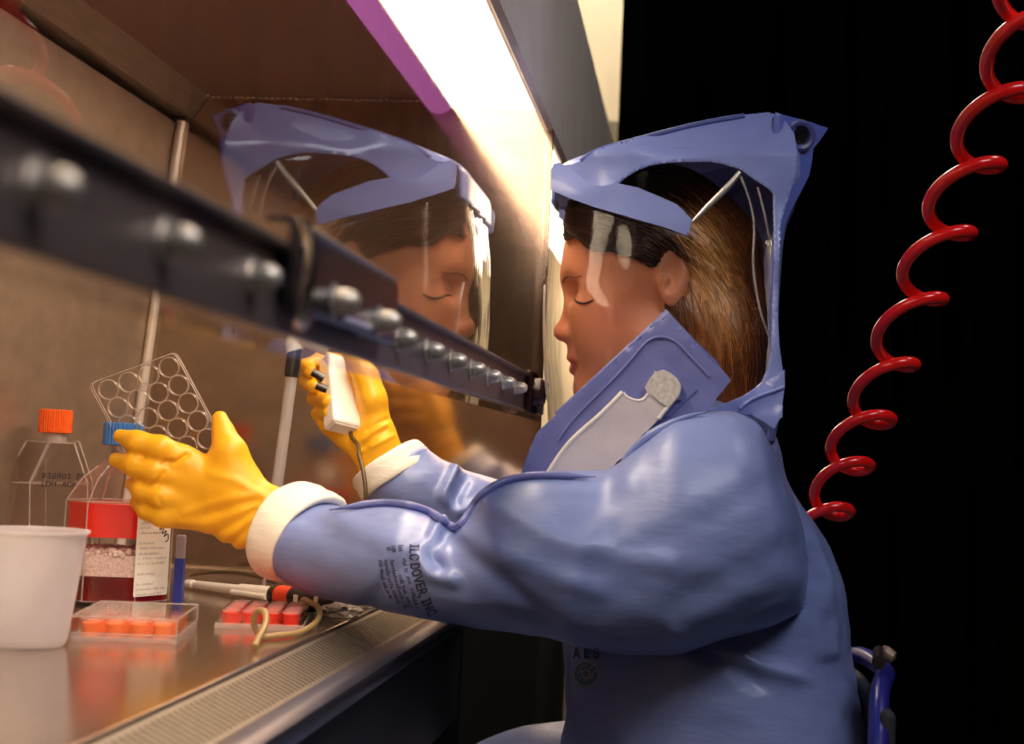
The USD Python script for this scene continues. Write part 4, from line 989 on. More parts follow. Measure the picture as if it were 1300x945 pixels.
# strands as curves, combed from the parting back and down
hr = np.random.default_rng(21)
hn = vnormals(hair); samp, fid = trimesh.sample.sample_surface(hair, 2600, seed=5)
curves, cols = [], []
fld_c = np.array([0, 0, 0])
from scipy.spatial import cKDTree
tree = cKDTree(hair.vertices)
def comb(p, n):
    q = pix(np.array([XM, p[1], p[2]]))
    t = np.clip((q[0] - 790) / 120, 0, 1); low = np.clip((q[1] - 330) / 80, 0, 1) if q[0] > 860 else 0
    d = (1 - low) * (-np.array([0, 1.0, 0]) * (1 - 0.3 * t) - np.array([0, 0, 1.0]) * (0.35 + 0.5 * t)) + low * (np.array([0, -0.22, -1.0]))
    d = d - (d @ n) * n
    return d / (np.linalg.norm(d) + 1e-9)
for s_ in samp:
    p = np.array(s_); pts = []
    L = hr.uniform(0.03, 0.075); st = L / 9
    lift = hr.uniform(0.0002, 0.0014); wob = hr.normal(0, 0.16, 3)
    for _ in range(10):
        i = tree.query(p)[1]; n = hn[i]; b = hair.vertices[i]
        p = p - ((p - b) @ n) * n + n * lift
        p[1] = max(p[1], YB - 0.001); pts.append(p.copy()); p = p + st * unit(comb(p, n) + wob)
    curves.append(np.array(pts))
pts = np.vstack(curves)
bc_path = unique(per, 'hair_strands')
bcv = UsdGeom.BasisCurves.Define(stage, bc_path)
bcv.CreateTypeAttr('linear'); bcv.CreateCurveVertexCountsAttr(Vt.IntArray.FromNumpy(np.full(len(curves), 10, np.int32)))
bcv.CreatePointsAttr(Vt.Vec3fArray.FromNumpy((pts - LOC[per]).astype(np.float32)))
bcv.CreateWidthsAttr(Vt.FloatArray.FromNumpy(np.tile(np.linspace(0.0011, 0.0005, 10), len(curves)).astype(np.float32))); bcv.SetWidthsInterpolation('vertex')
M_str = usdkit.material(stage, f'{LOOK}/hair_strand', {'p': ('principled_bsdf', {'roughness': 0.35}), 'a': ('attribute', {'attribute': 'tint'})}, [('a.color', 'p.base_color')], surface='p.BSDF')
pv = UsdGeom.PrimvarsAPI(bcv).CreatePrimvar('tint', Sdf.ValueTypeNames.Color3fArray, 'uniform')
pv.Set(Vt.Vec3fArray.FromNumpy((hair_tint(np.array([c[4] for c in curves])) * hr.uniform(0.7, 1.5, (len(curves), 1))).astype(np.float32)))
UsdShade.MaterialBindingAPI.Apply(bcv.GetPrim()).Bind(M_str); tag(bcv.GetPrim(), kind='stuff')

# ================================================================ hood
XN = 1.452                                                   # its near side
hood_st = np.array([(143, 962, 985, 0.112), (147, 935, 1003, 0.116), (155, 900, 1010, 0.120), (168, 842, 1016, 0.124), (182, 792, 1020, 0.127), (198, 742, 1021, 0.130), (210, 712, 1021, 0.131), (220, 702, 1019, 0.132), (240, 700, 1010, 0.132), (262, 697, 1000, 0.132),
    (300, 690, 992, 0.132), (340, 686, 989, 0.132), (400, 683, 988, 0.133), (440, 683, 990, 0.133), (475, 686, 995, 0.134), (510, 689, 992, 0.134), (545, 690, 985, 0.134), (600, 694, 975, 0.134)], float)
hf = PchipInterpolator(hood_st[:, 0], hood_st)
def hood_ring(py, n=160, e=7.0):
    _, f, b, r = hf(py)
    A, B = P(f, py, x=XN + 0.012), P(b, py, x=XN + 0.012); z = P((f + b) / 2, py, x=XN + 0.01)[2]
    th = np.arange(n) * 2 * np.pi / n; c, s = np.cos(th), np.sin(th)
    c, s = np.sign(c) * np.abs(c) ** (2 / e), np.sign(s) * np.abs(s) ** (2 / e)
    return np.stack([XM - r * s, (A[1] + B[1]) / 2 + (A[1] - B[1]) / 2 * c, np.full(n, z)], 1)
shell = loft(np.array([hood_ring(p) for p in np.r_[np.linspace(143, 225, 36), np.linspace(230, 600, 80)]]))
def wrk(v): return 0.003 * (meshkit.fbm(v * [12, 16, 9], 2, 77) - 0.5) * 2
shell = displaced(shell, wrk)
hit_hood = caster(shell)
def patch(poly, step, t, off=0.0, wr=0.0, seed=1):
    p2, f = fine_poly(Polygon(poly), step)
    p3 = np.array([P(*q, x=XM - np.interp(q[1], [143, 198, 240], [0.113, 0.1305, 0.1325]) - 0.001) for q in p2])
    if wr: p3 = p3 - np.array([1.0, 0, 0]) * wr * (meshkit.fbm(p3 * [1, 13, 19], 2, seed) - 0.2)[:, None]
    return sheet(p3 - np.array([off, 0, 0]), f, t, (-1, 0, 0))
def on_hood2(px): return np.array([P(*q, x=XM - np.interp(q[1], [143, 198, 240], [0.113, 0.1305, 0.1325]) - 0.006) for q in spline(px, 60)])
def mirror(t):
    t = as_tm(t).copy(); t.vertices[:, 0] = 2 * XM - t.vertices[:, 0]; t.invert(); return t
def zz2(x, y): return (680 + x / 4.295, 180 + y / 4.295)
top_band = [(716, 226), (722, 212), (740, 205), (760, 192), (800, 180), (850, 167), (900, 155.5), (945, 147.5), (975, 145), (992, 150), (1008, 172), (1012, 200), (1009, 228), (1000, 255), (991, 285), (989, 330), (987, 400), (989, 440), (994, 475), (991, 510), (985, 540), (968, 533), (945, 527), (906, 530), (903, 518),
    (925, 511), (943, 503), (957, 494), (966, 486), (973, 470), (978, 445), (980, 387), (981.5, 340), (981.5, 285), (981, 247), (974.5, 240), (959, 230), (939, 216), (917, 209), (900, 206), (883, 206.5), (862, 207), (843, 209), (826, 212), (810, 218), (795, 227), (782, 238), (760, 246), (735, 240)]
tb_ = patch(top_band, 5.0, 0.0024, 0.0012, 0.014, 3)
obj('hood_frame', tb_, M_hoodb, per, smooth=50, label='blue vinyl frame of the hood')
obj('hood_frame', mirror(tb_), M_hoodb, per, smooth=50)
brow = [(700.5, 219), (704, 211), (710, 209), (724, 215), (737, 227), (750, 237), (766, 239), (782, 235), (810, 240.5), (838, 252), (859, 261.5), (868, 270), (878, 282), (876, 292), (874, 301.5), (843, 290.6), (808, 281), (780, 272.5), (757, 266), (735, 258), (717, 251), (701, 244)]
br_ = patch(brow, 4.0, 0.003, 0.0048, 0.012, 8)
obj('brow_band', br_, M_hoodb, per, smooth=50, label='folded blue brow band')
obj('brow_band', mirror(br_), M_hoodb, per, smooth=50)
obj('top_piping', tube(on_hood2([(737, 204.5), (760, 191.5), (800, 179.5), (850, 166.5), (900, 155), (945, 147.5)]), 0.0028, 10), mat('dark_blue_piping', (0.07, 0.09, 0.32), 0.35), per)
# front strip joining both brow bands, the roof and the back
def hood_part(keep, off, t=0.0022):
    v = shell.vertices + vnormals(shell) * off; f = shell.faces
    c = shell.triangles_center
    k = keep(c, pix(np.c_[np.full(len(c), XN + 0.012), c[:, 1:]]), shell.face_normals)
    return sheet2(v, f[k], t)
def sheet2(v, f, t):
    used, inv = np.unique(f, return_inverse=True); v = v[used]; f = inv.reshape(-1, 3)
    fn = np.cross(v[f[:, 1]] - v[f[:, 0]], v[f[:, 2]] - v[f[:, 0]])
    n = np.zeros_like(v)
    for k in range(3): np.add.at(n, f[:, k], fn)
    n /= np.linalg.norm(n, axis=1, keepdims=True) + 1e-15
    e = np.vstack([f[:, [0, 1]], f[:, [1, 2]], f[:, [2, 0]]])
    _, inv, cnt = np.unique(np.sort(e, 1), axis=0, return_inverse=True, return_counts=True)
    rim = e[cnt[inv.ravel()] == 1]; N = len(v)
    return trimesh.Trimesh(np.vstack([v + n * t, v]), np.vstack([f, f[:, ::-1] + N, np.stack([rim[:, 1], rim[:, 0], rim[:, 0] + N], 1), np.stack([rim[:, 1], rim[:, 0] + N, rim[:, 1] + N], 1)]), process=False)
inx = lambda c: np.abs(c[:, 0] - XM) < 0.118
inf = lambda c: np.abs(c[:, 0] - XM) < 0.106
obj('front_band', hood_part(lambda c, q, n: inf(c) & (n[:, 1] > 0.2) & (q[:, 1] < 247) & (q[:, 1] > 206) , 0.001), M_hoodb, per, smooth=50)
obj('hood_roof', hood_part(lambda c, q, n: (np.abs(c[:, 0] - XM) < 0.1315) & (((n[:, 2] > 0.25) & (q[:, 1] < 213))), 0.001), M_hoodb, per, smooth=50)
obj('hood_back', hood_part(lambda c, q, n: inx(c) & (n[:, 1] < -0.35) & (q[:, 1] < 560), 0.001), M_hoodb, per, smooth=50)
# clear windows: the rest of the shell
vis_f = shell.faces[(lambda c, q, n: ~((n[:, 2] > 0.25) & (q[:, 1] < 213)) & ~((n[:, 1] < -0.35) & inx(c)) & (q[:, 1] < 590))(shell.triangles_center, pix(np.c_[np.full(len(shell.faces), XN + 0.012), shell.triangles_center[:, 1:]]), shell.face_normals)]
used_, inv_ = np.unique(vis_f, return_inverse=True)
obj('visor', trimesh.Trimesh(shell.vertices[used_], inv_.reshape(-1, 3), process=False), M_film, per, smooth=True, label='clear plastic visor')
def on_hood(px, off=0.001):
    p, n = hit_hood(spline(px, 60)); ok = ~np.isnan(p[:, 0]); return p[ok] - np.array([off, 0, 0])
obj('visor_fold', tube(on_hood([(939, 219), (924, 237), (905, 256), (890, 271), (879, 282.5)], 0.002), np.r_[np.linspace(0.0022, 0.0032, 20), np.linspace(0.0032, 0.0028, 20), np.linspace(0.0028, 0.0014, 20)], 10), mat('fold_highlight', (1.0, 0.96, 0.86), 0.38, 1.0, coat_weight=0.5, coat_roughness=0.25), per, label='white strip standing in for the lamp highlight on a visor fold')  # white metal strip built in as the lamp's highlight along the fold
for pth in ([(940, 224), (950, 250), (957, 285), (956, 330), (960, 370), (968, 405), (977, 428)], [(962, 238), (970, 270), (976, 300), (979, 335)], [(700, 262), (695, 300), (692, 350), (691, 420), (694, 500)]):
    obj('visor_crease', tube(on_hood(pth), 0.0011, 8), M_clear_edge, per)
# gusset with grommet at the hood's rear corner
def panel(poly, x, step, t, wr=0.0, seed=1, tilt=None):
    p2, f = fine_poly(Polygon(poly), step)
    p3 = np.array([P(*q, x=x if tilt is None else x + tilt(q)) for q in p2])
    if wr: p3 = p3 - np.array([1.0, 0, 0]) * wr * (meshkit.fbm(p3 * [1, 25, 25], 3, seed) - 0.4)[:, None]
    return sheet(p3, f, t, (-1, 0, 0))
gx = XN + 0.005
gus = [(984, 144), (1004, 149), (1030, 156), (1049.5, 164), (1040, 178), (1031, 189), (1030, 201), (1026, 223), (1016, 243), (1005, 263), (996, 283), (990, 305), (988, 280), (988, 240), (984, 190), (981, 160)]
obj('hood_gusset', panel(gus, gx, 5, 0.003, 0.004, 6, lambda q: 0.0008 * max(q[0] - 990, 0)), mat('dark_blue_vinyl', (0.10, 0.135, 0.47), 0.38, noise=(9, 0.9, 1.1)), per, smooth=50, label='stiff blue rear corner flap')
gc = P(1015, 172.5, x=gx + 0.016)
obj('grommet', lathe([(0.0075, -0.001), (0.0095, 0.0035), (0.0125, 0.0042), (0.0150, 0.003), (0.0155, 0.0), (0.0075, -0.001)], 40, gc, unit((-1, -0.35, -0.1))), mat('grommet_rubber', (0.07, 0.075, 0.24), 0.3), per, label='dark eyelet ring')
obj('eyelet', lathe([(0, 0.001), (0.0074, 0.001), (0.0074, 0.0026), (0.0064, 0.0034), (0.0056, 0.0026), (0, 0.0022)], 32, gc, unit((-1, -0.35, -0.1))), mat('eyelet_dark', (0.012, 0.010, 0.012), 0.15), per)
hem = [(904, 518), (930, 511), (950, 500), (968, 487), (985, 478), (996, 470), (996, 491), (993, 515), (991, 530), (983, 545), (972, 537), (955, 527), (930, 524), (906, 533), (890, 540), (884, 527)]
obj('hood_hem', panel(hem, XN - 0.006, 5, 0.003, 0.014, 12), M_hoodb, per, smooth=50)
obj('hem_fold', tube(np.array([P(*q, x=XN - 0.011) for q in spline([(995, 491), (975, 499), (955, 507), (940, 519)], 30)]), 0.0016, 8), M_hoodb, per)

# filter flap across the neck with its white cover
FXp = 1.398
fl_t = lambda q: 0.0002 * (q[1] - 480)
flap = [(848, 395), (928, 483), (905, 512), (893, 527), (870, 560), (820, 610), (740, 650), (664, 640), (662, 606), (664, 595), (672, 572), (681, 551), (706, 527), (760, 477)]
obj('filter_flap', panel(flap, FXp, 7, 0.005, 0.006, 5), M_flap, per, smooth=45, label='blue flap over the air filter')
fp_ = lambda pts, dx: np.array([P(*q, x=FXp - dx) for q in pts])
obj('flap_seam', tube(fp_(spline([(708, 560), (745, 515), (785, 475), (812, 444), (826, 431), (840, 428), (856, 433), (872, 448), (890, 467), (900, 478)], 70), 0.0042), 0.0011, 8), M_flap, per)
obj('flap_pad', panel([(836, 452), (885, 495), (850, 530), (790, 520), (796, 494)], FXp - 0.003, 6, 0.004), M_flap, per, smooth=45)
wc = [(695, 602), (709, 580), (724, 561), (757, 531), (775, 514), (790.6, 497.5), (796, 503), (803, 506.5), (813, 507.6), (822, 499), (818.5, 492.5), (824, 482), (831, 473.5), (840.6, 470), (850, 473), (859, 480), (864, 488), (865, 494), (863, 503), (852, 516), (838, 531), (800, 570), (760, 612)]
M_wcov = mat('white_filter_cover', (0.62, 0.56, 0.60), 0.5, noise=(40, 0.93, 1.05), bump=(300, 0.12, 0.001))
cv = obj('filter_cover', panel(wc, FXp - 0.010, 5, 0.009, 0.004, 9), M_wcov, per, smooth=35, label='white filter cover strap')
obj('cover_rim', tube(fp_(spline([(696, 600), (709, 580), (724, 561), (757, 531), (775, 514), (790.6, 498)], 50), 0.0145), 0.0021, 10), mat('white_piping', (0.85, 0.78, 0.70), 0.4), cv)
obj('cover_rim', tube(fp_(spline([(791, 498), (796, 504), (803, 507.5), (813, 508.5), (822, 500)], 30), 0.0145), 0.0013, 8), mat('white_piping_b', (0.82, 0.76, 0.72), 0.4), cv)
obj('cover_tab', panel([(823, 485), (831, 474.5), (840.6, 471), (850, 474), (858, 481), (863.5, 489), (864, 496), (860, 504), (849, 517), (838, 511), (826, 500)], FXp - 0.0155, 5, 0.003, 0.002, 4), mat('knit_tab', (0.62, 0.58, 0.54), 0.8, noise=(240, 0.75, 1.15), bump=(500, 0.3, 0.001)), cv, smooth=35)
obj('cover_buckle', tube(fp_(spline([(848, 517), (842, 524), (836, 532)], 16), 0.0155), 0.0018, 8), mat('buckle_plastic', (0.75, 0.72, 0.72), 0.3), cv)
# soft collar fold between flap and shoulder
col = [(757, 611), (778, 609), (790, 590), (812, 565), (840, 545), (862, 533), (885, 524), (900, 521), (906, 528), (890, 540), (860, 560), (830, 585), (800, 612)]
obj('collar_fold', tube(np.array([P(*q, x=1.372) for q in spline([(779, 606), (787, 592), (800, 575), (830, 550), (857, 535), (880, 527), (896, 524)], 60)]), np.r_[np.linspace(0.0008, 0.0042, 30), np.linspace(0.0042, 0.0008, 30)], 10), M_suit, per)
# ================================================================ printing on the suit
def print_on(lines_px, mat_, name, off=0.0006):
    """flat lettering laid on the suit: meshes already in pixel space"""
    t = cat(*lines_px); t.merge_vertices()
    for _ in range(1):
        t = t.subdivide()
    t = trimesh.Trimesh(t.vertices, t.faces, process=False)
    p, n = hit_suit(t.vertices[:, :2])
    ok = ~np.isnan(p[:, 0]).reshape(-1)
    f = t.faces[ok[t.faces].all(1)]
    v = np.nan_to_num(p) - unit_rows(np.nan_to_num(p) - CAM) * off
    used, inv = np.unique(f, return_inverse=True)
    obj(name, trimesh.Trimesh(v[used], inv.reshape(-1, 3), process=False), mat_, per, smooth=False)
def unit_rows(a): return a / (np.linalg.norm(a, axis=1, keepdims=True) + 1e-12)
def flat_text(s, h, bold=False):
    t = meshkit.text_mesh(s, h, 1.0, bold)
    f = t.faces[t.face_normals[:, 2] > 0.9]; used, inv = np.unique(f, return_inverse=True)
    v = t.vertices[used].copy(); v[:, 2] = 0
    return trimesh.Trimesh(v, inv.reshape(-1, 3), process=False)
def along(t, path, flip=1):
    """bends text (x along, y up) onto a pixel path; letters' tops point to image right"""
    path = spline(path, 200); d = np.r_[0, np.cumsum(np.linalg.norm(np.diff(path, axis=0), axis=1))]
    x = np.clip(t.vertices[:, 0], 0, d[-1])
    c = np.stack([np.interp(x, d, path[:, k]) for k in (0, 1)], 1)
    g = np.stack([np.interp(x + 1.5, d, path[:, k]) - np.interp(np.maximum(x - 1.5, 0), d, path[:, k]) for k in (0, 1)], 1); g = unit_rows(g)
    nrm = np.stack([g[:, 1], -g[:, 0]], 1)
    v = t.vertices.copy(); v[:, :2] = c + nrm * t.vertices[:, 1:2]
    return trimesh.Trimesh(v, t.faces, process=False)
def fit(s, L, h, bold=False):
    t = flat_text(s, h, bold); t.apply_translation([-t.bounds[0][0], 0, 0]); t.apply_scale([L / t.bounds[1][0], 1, 1]); return t
def Zt(x, y): return (460 + x / 6.75, 660 + y / 6.75)
big = along(fit('ILC DOVER, INC', 98, 12.0, True), [Zt(*q) for q in [(408, 208), (405, 300), (418, 430), (445, 530), (480, 640), (530, 760), (590, 880)]])
small = []
pr = np.random.default_rng(5)
def strokes(L, h):
    """print too small to read in the photograph: a row of tiny letter-like strokes"""
    ms, x = [], 0.0
    while x < L:
        w_ = pr.uniform(0.8, 2.2); hh_ = h * pr.choice([0.7, 0.7, 1.0])
        if pr.random() > 0.15:
            for b in ([(x, 0, x + 0.9, hh_), (x, 0, x + w_, 0.9)] if pr.random() > 0.5 else [(x, 0, x + 0.9, hh_), (x, hh_ - 0.9, x + w_, hh_)]):
                ms.append(trimesh.Trimesh([[b[0], b[1], 0], [b[2], b[1], 0], [b[2], b[3], 0], [b[0], b[3], 0]], [[0, 1, 2], [0, 2, 3]], process=False))
        x += w_ + 0.8
    return cat(*ms)
for L, pth in [(66, [(345, 335), (355, 420), (385, 520), (420, 640), (470, 780)]), (44, [(310, 480), (330, 560), (370, 670), (400, 760)]), (64, [(238, 350), (255, 450), (290, 580), (330, 690), (365, 780)]),
               (58, [(185, 350), (200, 430), (225, 540), (260, 640), (300, 730)]), (52, [(135, 350), (150, 430), (170, 540), (205, 620), (235, 700)])]:
    small.append(along(strokes(L, 5.0), [Zt(*q) for q in pth]))
for k, (x0, y0) in enumerate([(205, 225), (250, 228), (305, 222)]):
    small.append(along(strokes(8, 7.0), [Zt(x0, y0), Zt(x0 + 4, y0 + 30), Zt(x0 + 8, y0 + 70)]))
M_print = mat('suit_print', (0.012, 0.012, 0.04), 0.5)
print_on([big, *small], M_print, 'sleeve_print')
# round emblem low on the chest
def disc(cx, cy, r0, r1, n=64):
    th = np.linspace(0, 2 * np.pi, n, endpoint=False); c = np.stack([np.cos(th), np.sin(th)], 1) * [1.0, 1.0]
    v = np.vstack([[cx, cy] + c * r0, [cx, cy] + c * r1]); i = np.arange(n); j = (i + 1) % n
    return trimesh.Trimesh(np.c_[v, np.zeros(2 * n)], np.vstack([np.stack([i, j, j + n], 1), np.stack([i, j + n, i + n], 1)]), process=False)
print_on([disc(744, 856, 0.01, 16)], mat('emblem_teal', (0.05, 0.16, 0.26), 0.5), 'emblem', 0.0009)
marks = [disc(744, 856, 15, 16.6)]
for a in np.arange(8) * np.pi / 4: marks.append(along(fit('I', 3, 5.0, True), [(744 + 9 * np.cos(a) - 2, 856 + 9 * np.sin(a) - 2), (744 + 9 * np.cos(a), 856 + 9 * np.sin(a)), (744 + 9 * np.cos(a) + 2, 856 + 9 * np.sin(a) + 2)]))
marks.append(disc(744, 856, 4, 6))
print_on(marks, mat('emblem_rim', (0.45, 0.30, 0.30), 0.5), 'emblem_marks', 0.0013)
print_on([fit('A L S', 34, 13, True).apply_transform(np.array([[1, 0, 0, 727], [0, -1, 0, 836], [0, 0, 1, 0], [0, 0, 0, 1.0]]))], M_print, 'chest_print')

# ================================================================ pipette controller, glass pipette and held rack
def Zf2(x, y): return (350 + x / 4.295, 430 + y / 4.295)
cx_ = 1.584
A, B, Cc = P(*Zf2(318, 444), x=cx_ - 0.004), P(*Zf2(487, 486), x=cx_ + 0.020), P(*Zf2(262, 60), x=cx_ + 0.034)
eu = unit(B - A); el = Cc - A; el = unit(el - (el @ eu) * eu); en = unit(np.cross(eu, el)); en = en if en[0] > 0 else -en
wd, ln = np.linalg.norm(B - A), np.linalg.norm(Cc - A)
pc = thing('pipette_controller', A + eu * wd / 2, 'white hand-held pipette controller gripped in the far yellow glove', 'pipette controller')
eu2 = eu if np.cross(eu, el) @ en > 0 else -eu
A0 = A if eu2 is eu else A + eu * wd
obj('handle', moved(rbox((0, 0, 0.0), (wd, ln, 0.022), 0.0034, 16), frame_mat(A0, eu2, el, en)), mat('warm_white_plastic', (0.92, 0.88, 0.80), 0.35), pc)
obj('end_cap', moved(rbox((0.003, -0.0012, 0.003), (wd - 0.003, 0.004, 0.019), 0.001, 12), frame_mat(A0, eu2, el, en)), mat('warm_white_plastic_b', (0.85, 0.78, 0.70), 0.4), pc)
for zx, zy, zx2, zy2 in [(262, 218, 200, 182), (280, 278, 222, 255)]:
    obj('button', tube([P(*Zf2(zx, zy), x=cx_ + 0.004), P(*Zf2(zx2, zy2), x=cx_ + 0.002)], 0.0042, 16), M_blk, pc, label='black push button')
nose = P(378, 446, x=cx_ + 0.0)
pt_top, pt_tip = P(374.5, 446, x=1.585), P(333.5, 752, x=1.575); pt_tip[2] = max(pt_tip[2], W + 0.003)
obj('nose', tube(spline([P(*Zf2(285, 50), x=cx_ + 0.008), P(*Zf2(190, 10), x=cx_ + 0.004), pt_top + (pt_top - pt_tip) * 0.05, pt_top], 24), 0.009, 18), M_white, pc)
cst = A0 + eu2 * wd * (0.28 if eu2 is not eu else 0.72) + en * 0.011
cord = spline([cst + el * 0.004, cst - el * 0.006, P(*Zf2(442, 570), x=cx_ + 0.004), P(*Zf2(455, 640), x=cx_ - 0.03), P(*Zf2(478, 730), x=cx_ - 0.05), P(*Zf2(489, 810), x=cx_ - 0.055), P(*Zf2(490, 905), x=cx_ - 0.055), P(*Zf2(470, 1010), x=cx_ - 0.05), P(*Zf2(420, 1250), x=cx_ - 0.03), [1.60, 0.37, W + 0.003], [1.68, 0.44, W + 0.003], [1.74, 0.56, W + 0.003]], 120)
cord[:, 2] = np.maximum(cord[:, 2], W + 0.0025)
obj('power_cord', tube(cord, 0.0021, 12), mat('brown_rubber', (0.10, 0.06, 0.025), 0.4), pc, label='brown cord')
ps = thing('glass_pipette', pt_tip, 'long clear pipette with black rubber end hanging from the white controller', 'pipette')
pax = unit(pt_tip - pt_top); PL = np.linalg.norm(pt_tip - pt_top)
obj('rubber_sleeve', lathe([(0, -0.006), (0.0068, -0.006), (0.0074, 0.0), (0.0080, 0.014), (0.0076, 0.026), (0.0062, 0.027), (0, 0.027)], 32, pt_top, pax), M_blk, ps, label='black rubber end')
M_glass = film('pipette_glass', 1.5, 0.03, (0.80, 0.76, 0.74))
s0 = 0.024
obj('glass_tube', lathe([(0, s0), (0.0056, s0), (0.0056, PL * 0.86), (0.0022, PL * 0.935), (0.0014, PL), (0, PL)], 32, pt_top, pax), mat('pipette_glass_b', (0.86, 0.80, 0.77), 0.12, transmission_weight=0.7, ior=1.25), ps)
nrm = unit(np.cross(pax, [1.0, 0, 0]))
obj('glass_glint', cat(tube([pt_top + pax * s0 + nrm * 0.0052, pt_top + pax * PL * 0.86 + nrm * 0.0052], 0.0009, 8), tube([pt_top + pax * s0 - nrm * 0.0052, pt_top + pax * PL * 0.86 - nrm * 0.0052], 0.0009, 8), tube([pt_top + pax * s0 + nrm * 0.001 - [0.0052, 0, 0], pt_top + pax * PL * 0.86 + nrm * 0.001 - [0.0052, 0, 0]], 0.0008, 8)), M_clear_edge, ps, label='pale rods standing in for glints along the glass')  # highlights on the tube built in as pale rods
obj('red_sample', lathe([(0, PL * 0.83), (0.0038, PL * 0.83), (0.0038, PL * 0.862), (0.0017, PL * 0.93), (0.0010, PL * 0.995), (0, PL * 0.995)], 20, pt_top, pax), mat('pink_sample', (0.75, 0.16, 0.14), 0.2, transmission_weight=0.4, ior=1.2), ps, label='pink sample in the tip')
# 24-well insert held between thumb and index finger
rx = 1.418
def Zr(x, y): return (100 + x / 5.417, 430 + y / 5.417)
c00 = P(*Zr(207, 350), x=rx + 0.004)
va = P(*Zr(207 + 139, 350 - 51), x=rx) - P(*Zr(207, 350), x=rx); vb = P(*Zr(207 + 66, 350 + 123), x=rx + 0.003) - P(*Zr(207, 350), x=rx)
pa = np.linalg.norm(va); ua = va / pa; vb = vb - (vb @ ua) * ua * 0.0; pb = np.linalg.norm(vb); ub = vb / pb
un = unit(np.cross(ua, ub)); un = un if un[0] < 0 else -un
tr = thing('well_insert', c00 + va * 1.5 + vb * 2.5, 'clear plate of round openings held up in the near yellow glove', 'well plate')
uw = unit(np.cross(un, ua)); uw = uw if uw @ ub > 0 else -uw
v2a, v2b = np.array([pa, 0.0]), np.array([vb @ ua, vb @ uw])
def r2(i, j): return i * v2a + j * v2b
def rk2(q, w): return c00 + ua * q[0] + uw * q[1] + un * w
rad = 0.47 * (pa + pb) / 2
rimp = []
cs = [r2(*c) for c in ((-0.62, -0.60), (3.62, -0.60), (3.62, 5.6), (-0.62, 5.6))]
for i, p_ in enumerate(cs):
    a, b = cs[i - 1], cs[(i + 1) % 4]
    p0, p1 = p_ + unit(a - p_) * 0.3 * pa, p_ + unit(b - p_) * 0.3 * pa
    for t in np.linspace(0, 1, 6): rimp.append((1 - t) ** 2 * p0 + 2 * t * (1 - t) * p_ + t * t * p1)
rim2 = Polygon(rimp)
for i in range(4):
    for j in range(6): rim2 = rim2.difference(Point(*r2(i, j)).buffer(rad * 0.97, 24))
e = trimesh.creation.extrude_polygon(rim2, 0.0014, engine='earcut')
e.vertices = np.array([rk2(q[:2], q[2]) for q in e.vertices])
if e.volume < 0: e.invert()
obj('plate', e, M_clear, tr, smooth=False)
def closed(p, r, s=8): p = np.vstack([p, p[:2]]); return tube(p, r, s)
obj('rim', cat(closed(np.array([rk2(q, 0.0) for q in rimp]), 0.0005), closed(np.array([rk2(q, 0.006) for q in rimp]), 0.0004)), M_clear_edge, tr, label='glinting rim')
th = np.linspace(0, 2 * np.pi, 33)[:-1]; cth = np.stack([np.cos(th), np.sin(th)], 1)
M_ring = mat('clear_ring', (0.95, 0.88, 0.82), 0.05, transmission_weight=0.85, ior=1.35)
for i in range(4):
    for j in range(6):
        obj('ring', cat(closed(np.array([rk2(r2(i, j) + rad * c, 0.002) for c in cth]), 0.00055), closed(np.array([rk2(r2(i, j) + rad * 1.02 * c, -0.001) for c in cth]), 0.0004)), M_ring, tr)

# ================================================================ red coiled air hose
lx = [1268, 1247, 1208, 1173, 1140, 1107, 1078, 1050, 1030, 1010]      # left-hand extreme of every turn
ly = [-20, 78, 176, 264, 350, 438, 518, 578, 643, 690]
rx_ = [1350, 1322, 1281, 1242, 1207, 1170, 1139, 1112, 1086, 1060]     # right-hand extreme that follows it
ry = [62, 152, 240, 328, 409, 490, 560, 618, 672, 712]
fb_ = [0.55, 0.55, 0.52, 0.48, 0.50, 0.56, 0.62, 0.66, 0.70, 0.7]     # opening of each loop
K = np.arange(10)
cxs, cys = (np.array(lx) + np.array(rx_)) / 2.0, (np.array(ly) + np.array(ry)) / 2.0 - 21
tt_ = np.linspace(0, 9.1, 1000)
ccx, ccy = CubicSpline(K, cxs)(tt_ - 0.25), CubicSpline(K, cys)(tt_ - 0.25)
aa, op = np.interp(tt_, K, (np.array(rx_) - np.array(lx)) / 2.0), np.interp(tt_, K, fb_)
ph = 2 * np.pi * tt_ + np.pi                                     # starts at a left extreme
HXh = 1.72
D3 = []
for k in range(len(tt_)):
    hx_ = np.interp(tt_[k], [0, 6.5, 9.1], [1.30, 1.66, 1.72])    # the hose swings towards the camera as it rises
    c = P(ccx[k], ccy[k], x=hx_); s = hx_ / F
    tilt = op[k]
    D3.append(c + IMR * aa[k] * s * np.cos(ph[k]) + (np.sqrt(1 - tilt ** 2) * IMF * -1 + tilt * IMD * -1) * aa[k] * s * np.sin(ph[k]) * 1.0)
D3 = np.array(D3)
rise = spline([[1.22, -0.42, 2.79], [1.22, -0.42, 2.3], [1.23, -0.40, 1.75], D3[0] + [-0.01, -0.05, 0.14], D3[0] + [0, -0.012, 0.03]], 60)     # straight run up to the ceiling
D3 = np.vstack([rise, D3]); tt_ = np.r_[np.zeros(60), tt_]
obj('air_hose', tube(D3, np.interp(tt_, [0, 3, 6.5, 8], [0.0060, 0.0062, 0.0059, 0.0057]), 14), mat('red_hose', (0.92, 0.012, 0.012), 0.22, coat_weight=0.6, coat_roughness=0.08), label='red coiled air hose hanging beside the person against the black drape', cat='hose', smooth=True)

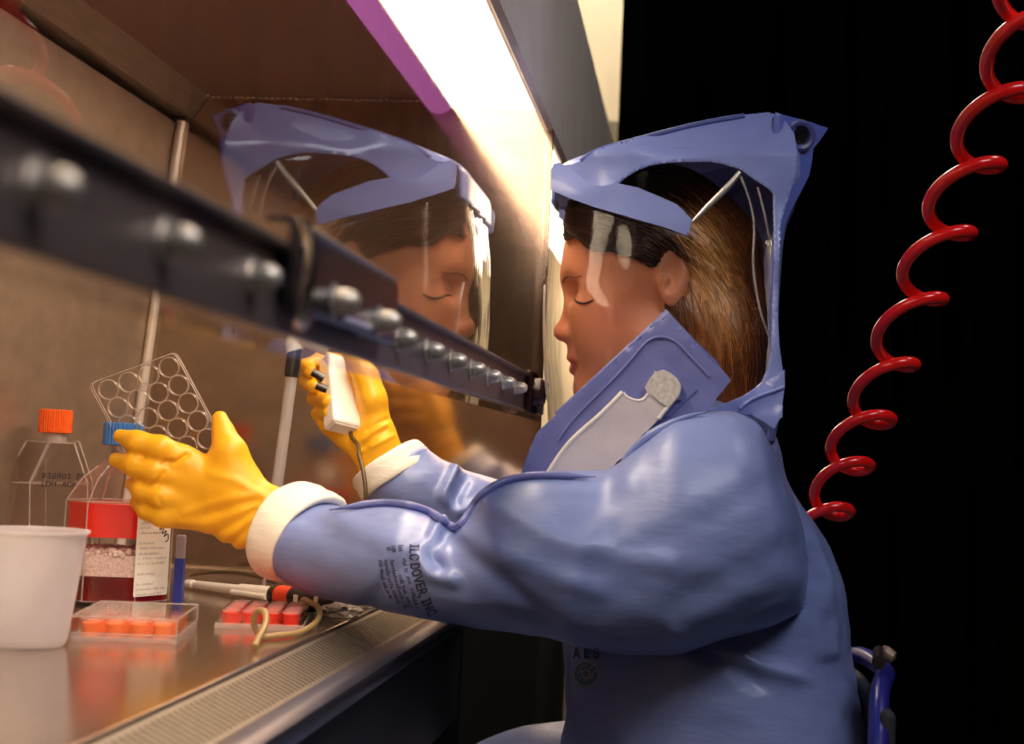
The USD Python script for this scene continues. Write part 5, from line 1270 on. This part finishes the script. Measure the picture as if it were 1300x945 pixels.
# ================================================================ chair
yb = P(1094, 830, x=1.6)[1]
ch = thing('swivel_chair', (XM, yb + 0.2, 0), 'dark swivel chair with a blue rim on its backrest, behind the person', 'chair')
M_seat = mat('dark_upholstery', (0.02, 0.02, 0.03), 0.8)
obj('seat', rbox((XM - 0.22, yb + 0.03, 0.37), (XM + 0.22, yb + 0.30, 0.438), 0.03, 16), M_seat, ch)
bkr = spline([[XM - 0.19, yb + 0.02, 0.58], [XM - 0.19, yb + 0.006, 0.68], [XM - 0.14, yb, 0.715], [XM, yb - 0.02, 0.722], [XM + 0.14, yb, 0.715], [XM + 0.19, yb + 0.006, 0.68], [XM + 0.19, yb + 0.02, 0.58]], 80)
obj('backrest', rbox((XM - 0.185, yb - 0.01, 0.54), (XM + 0.185, yb + 0.004, 0.71), 0.012, 12), M_seat, ch)
obj('backrest_rim', tube(bkr, 0.009, 14), mat('blue_rim', (0.02, 0.02, 0.22), 0.3), ch, label='blue rim')
obj('knob', lathe([(0, 0), (0.006, 0.001), (0.0075, 0.005), (0.006, 0.014), (0, 0.016)], 24, P(1117, 826, x=1.50), (-0.3, -1, -0.5)), mat('tan_knob', (0.22, 0.14, 0.10), 0.3), ch, label='tan adjusting knob')
obj('knob_stem', tube([P(1116, 828, x=1.50), [XM - 0.17, yb + 0.005, P(1116, 828, x=1.5)[2]]], 0.006, 10), M_blk, ch)
obj('back_post', tube(spline([[XM, yb - 0.01, 0.60], [XM, yb - 0.04, 0.50], [XM, yb + 0.06, 0.365], [XM, yb + 0.2, 0.365]], 30), 0.016, 12), M_blk, ch)
obj('column', tube([[XM, yb + 0.22, 0.10], [XM, yb + 0.22, 0.38]], 0.025, 16), M_blk, ch)
for a in np.arange(5) * 2 * np.pi / 5 + 0.3:
    e = np.array([XM + 0.26 * np.cos(a), yb + 0.22 + 0.26 * np.sin(a), 0.075])
    obj('base_arm', tube([[XM, yb + 0.22, 0.105], e], [0.022, 0.014], 10), M_blk, ch)
    obj('caster', lathe([(0, -0.012), (0.026, -0.012), (0.030, -0.006), (0.030, 0.006), (0.026, 0.012), (0, 0.012)], 24, e - [0, 0, 0.045], (np.sin(a), -np.cos(a), 0)), M_blk, ch)
